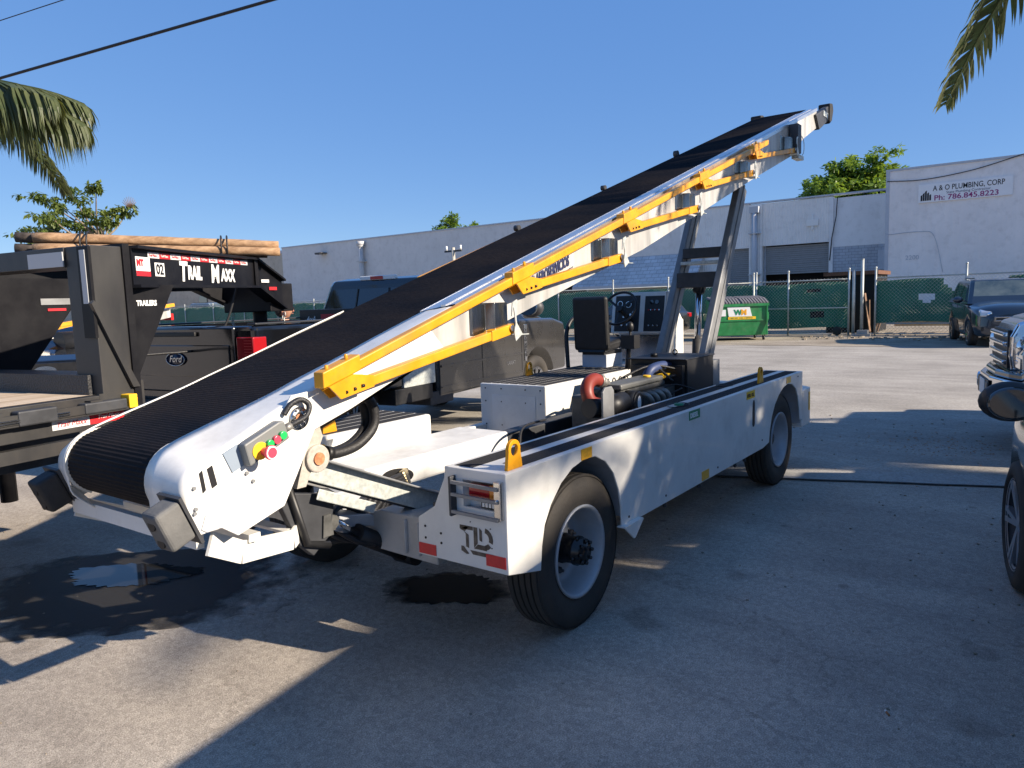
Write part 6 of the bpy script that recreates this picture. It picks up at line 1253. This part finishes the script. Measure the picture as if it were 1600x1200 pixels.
palm('low palm added out of view at right to thicken the dapple on the loader panel', 3.85, -6.6, 4.0, [(a_, k_, s_*.82) for a_, k_, s_ in allrot(26, 7)], (.05, .1))  # unseen palm put in for denser shade on the side panel
palm('second palm outside the right edge, farther along the lot', 8.0, -10.5, 6.4, allrot(26, 10), (-.1, .3))
palm('tall palm well outside the right edge, its soft shadow reaching the near asphalt', 5.4, -16.6, 9.2, allrot(40, 3), (.1, .2))
# ---------- person behind the pickup ----------
def person(loc, rz, label):
    t = thing('person', label, 'person', loc, rz); H_ = 1.76
    J = {'pel': (0, 0, .95), 'sp': (0, 0, 1.15), 'ch': (.02, 0, 1.35), 'nk': (.03, 0, 1.5), 'hd0': (.04, 0, 1.58), 'shl': (0, .19, 1.42), 'ell': (-.05, .26, 1.15), 'wrl': (.1, .24, .95), 'hal': (.16, .23, .88), 'shr': (0, -.19, 1.42), 'elr': (-.03, -.27, 1.16), 'wrr': (.14, -.22, 1.0), 'har': (.2, -.2, .95),
         'hpl': (0, .1, .9), 'knl': (.02, .11, .5), 'anl': (-.02, .11, .09), 'tol': (.16, .13, .04), 'hpr': (0, -.1, .9), 'knr': (.02, -.11, .5), 'anr': (-.02, -.11, .09), 'tor': (.16, -.13, .04)}
    R = {'pel': .14, 'sp': .13, 'ch': .145, 'nk': .06, 'hd0': .055, 'shl': .075, 'ell': .048, 'wrl': .033, 'hal': .035, 'shr': .075, 'elr': .048, 'wrr': .033, 'har': .035, 'hpl': .1, 'knl': .06, 'anl': .045, 'tol': .035, 'hpr': .1, 'knr': .06, 'anr': .045, 'tor': .035}
    E_ = [('pel', 'sp'), ('sp', 'ch'), ('ch', 'nk'), ('nk', 'hd0'), ('ch', 'shl'), ('shl', 'ell'), ('ell', 'wrl'), ('wrl', 'hal'), ('ch', 'shr'), ('shr', 'elr'), ('elr', 'wrr'), ('wrr', 'har'), ('pel', 'hpl'), ('hpl', 'knl'), ('knl', 'anl'), ('anl', 'tol'), ('pel', 'hpr'), ('hpr', 'knr'), ('knr', 'anr'), ('anr', 'tor')]
    for sd, s in (('hal', 1), ('har', -1)):
        for k in range(5):
            nm = sd+str(k); b0 = Vector(J[sd]); off = Vector((.05 if k else .0, .0, -.075 if k else -.03))+Vector((0, (k-2.5)*.016 if k else s*-.05, 0)); J[nm] = tuple(b0+off); R[nm] = .0095; J[nm+'t'] = tuple(b0+off*1.45); R[nm+'t'] = .008; E_ += [(sd, nm), (nm, nm+'t')]
    keys = list(J); me = bpy.data.meshes.new('body'); me.from_pydata([J[k] for k in keys], [(keys.index(a), keys.index(b)) for a, b in E_], []); o = bpy.data.objects.new('body', me); COL.objects.link(o)
    sk = o.modifiers.new('k', 'SKIN'); me.skin_vertices[0].data
    for i, k in enumerate(keys): me.skin_vertices[0].data[i].radius = (R[k], R[k])
    me.skin_vertices[0].data[keys.index('pel')].use_root = True
    su = o.modifiers.new('u', 'SUBSURF'); su.levels = 1; su.render_levels = 1
    bpy.context.view_layer.update(); dg = bpy.context.evaluated_depsgraph_get(); nm_ = bpy.data.meshes.new_from_object(o.evaluated_get(dg)); bpy.data.objects.remove(o)
    b = bmesh.new(); b.from_mesh(nm_)
    hd = bmesh.ops.create_uvsphere(b, u_segments=20, v_segments=14, radius=1)
    for v in hd['verts']:
        x, y, z = v.co; jaw = 1-.28*max(0, -z); v.co = Vector((.045+x*.098*jaw+(.014 if x > .7 and abs(y) < .3 and -.35 < z < .1 else 0), y*.077*jaw, 1.655+z*.118))
    for f in b.faces: f.smooth = True; c = f.calc_center_median(); f.material_index = 0 if (c.z > 1.5 or c.z < .98 and abs(c.y) > .17) else (1 if c.z > .92 else 2)
    for s in (-1, 1):
        e = bmesh.ops.create_uvsphere(b, u_segments=8, v_segments=6, radius=1)
        for v in e['verts']: v.co = Vector((.03+v.co.x*.02, s*.078+v.co.y*.01, 1.65+v.co.z*.032))
    b.to_mesh(nm_); b.free(); nm_.materials.clear()
    for q in (SKIN, SHIRT, mat('dark_trousers', (.03, .03, .035), .85)): nm_.materials.append(q)
    o = bpy.data.objects.new('body', nm_); COL.objects.link(o); o.parent = t
    m = MB(); m.ball((.02, 0, 1.705), (.108, .09, .085), 12); m.ball((-.03, 0, 1.65), (.07, .083, .09), 10); m.build('hair', HAIR, t)
    m = MB(); m.b2(.13, .143, -.07, .07, 1.66, 1.695); m.b2(.02, .14, -.083, -.078, 1.68, 1.688); m.b2(.02, .14, .078, .083, 1.68, 1.688); m.build('sunglasses', INK, t, bevel=.004)
    m = MB(); m.ball((.145, 0, 1.605), (.006, .022, .006), 6); m.ball((.152, 0, 1.64), (.014, .012, .018), 6); m.build('face_details', mat('lip', (.35, .14, .1), .5), t)
person((3.83, 6.6, -.03), radians(-60), 'person with short dark hair and sunglasses standing behind the pickup bed, only the head visible')
# fallen leaves on the street near the right edge
m = MB(); rn = random.Random(12)
for i in range(300):
    x = 6.2+rn.gauss(0, .35); y = -.9+rn.gauss(0, .35); a = rn.random()*6.28; s = rn.uniform(.01, .03); m.poly([(x, y, .012), (x+s*cos(a), y+s*sin(a), .018), (x+s*1.4*cos(a+.5), y+s*1.4*sin(a+.5), .014)])
tag(m.build('fallen_leaves', mat('dead_leaf', (.3, .1, .05), .8, c2=(.4, .22, .1), vs=30)), 'reddish fallen leaves scattered on the sunlit street by the near car', 'leaves', kind='stuff')
m = MB(); rn = random.Random(14)
for i in range(900):
    x = rn.uniform(-1.6, 8); y = rn.uniform(-2.5, 5); s = rn.uniform(.002, .007)*(1+max(0, x)*.15); m.ball((x, y, s*.5), (s, s*rn.uniform(.6, 1.4), s*.6), 3) if s > .0055 else m.box((x, y, s*.4), (s, s, s*.8))
tag(m.build('grit', DM), 'tiny pebbles and grit scattered over the asphalt', 'grit', kind='stuff')
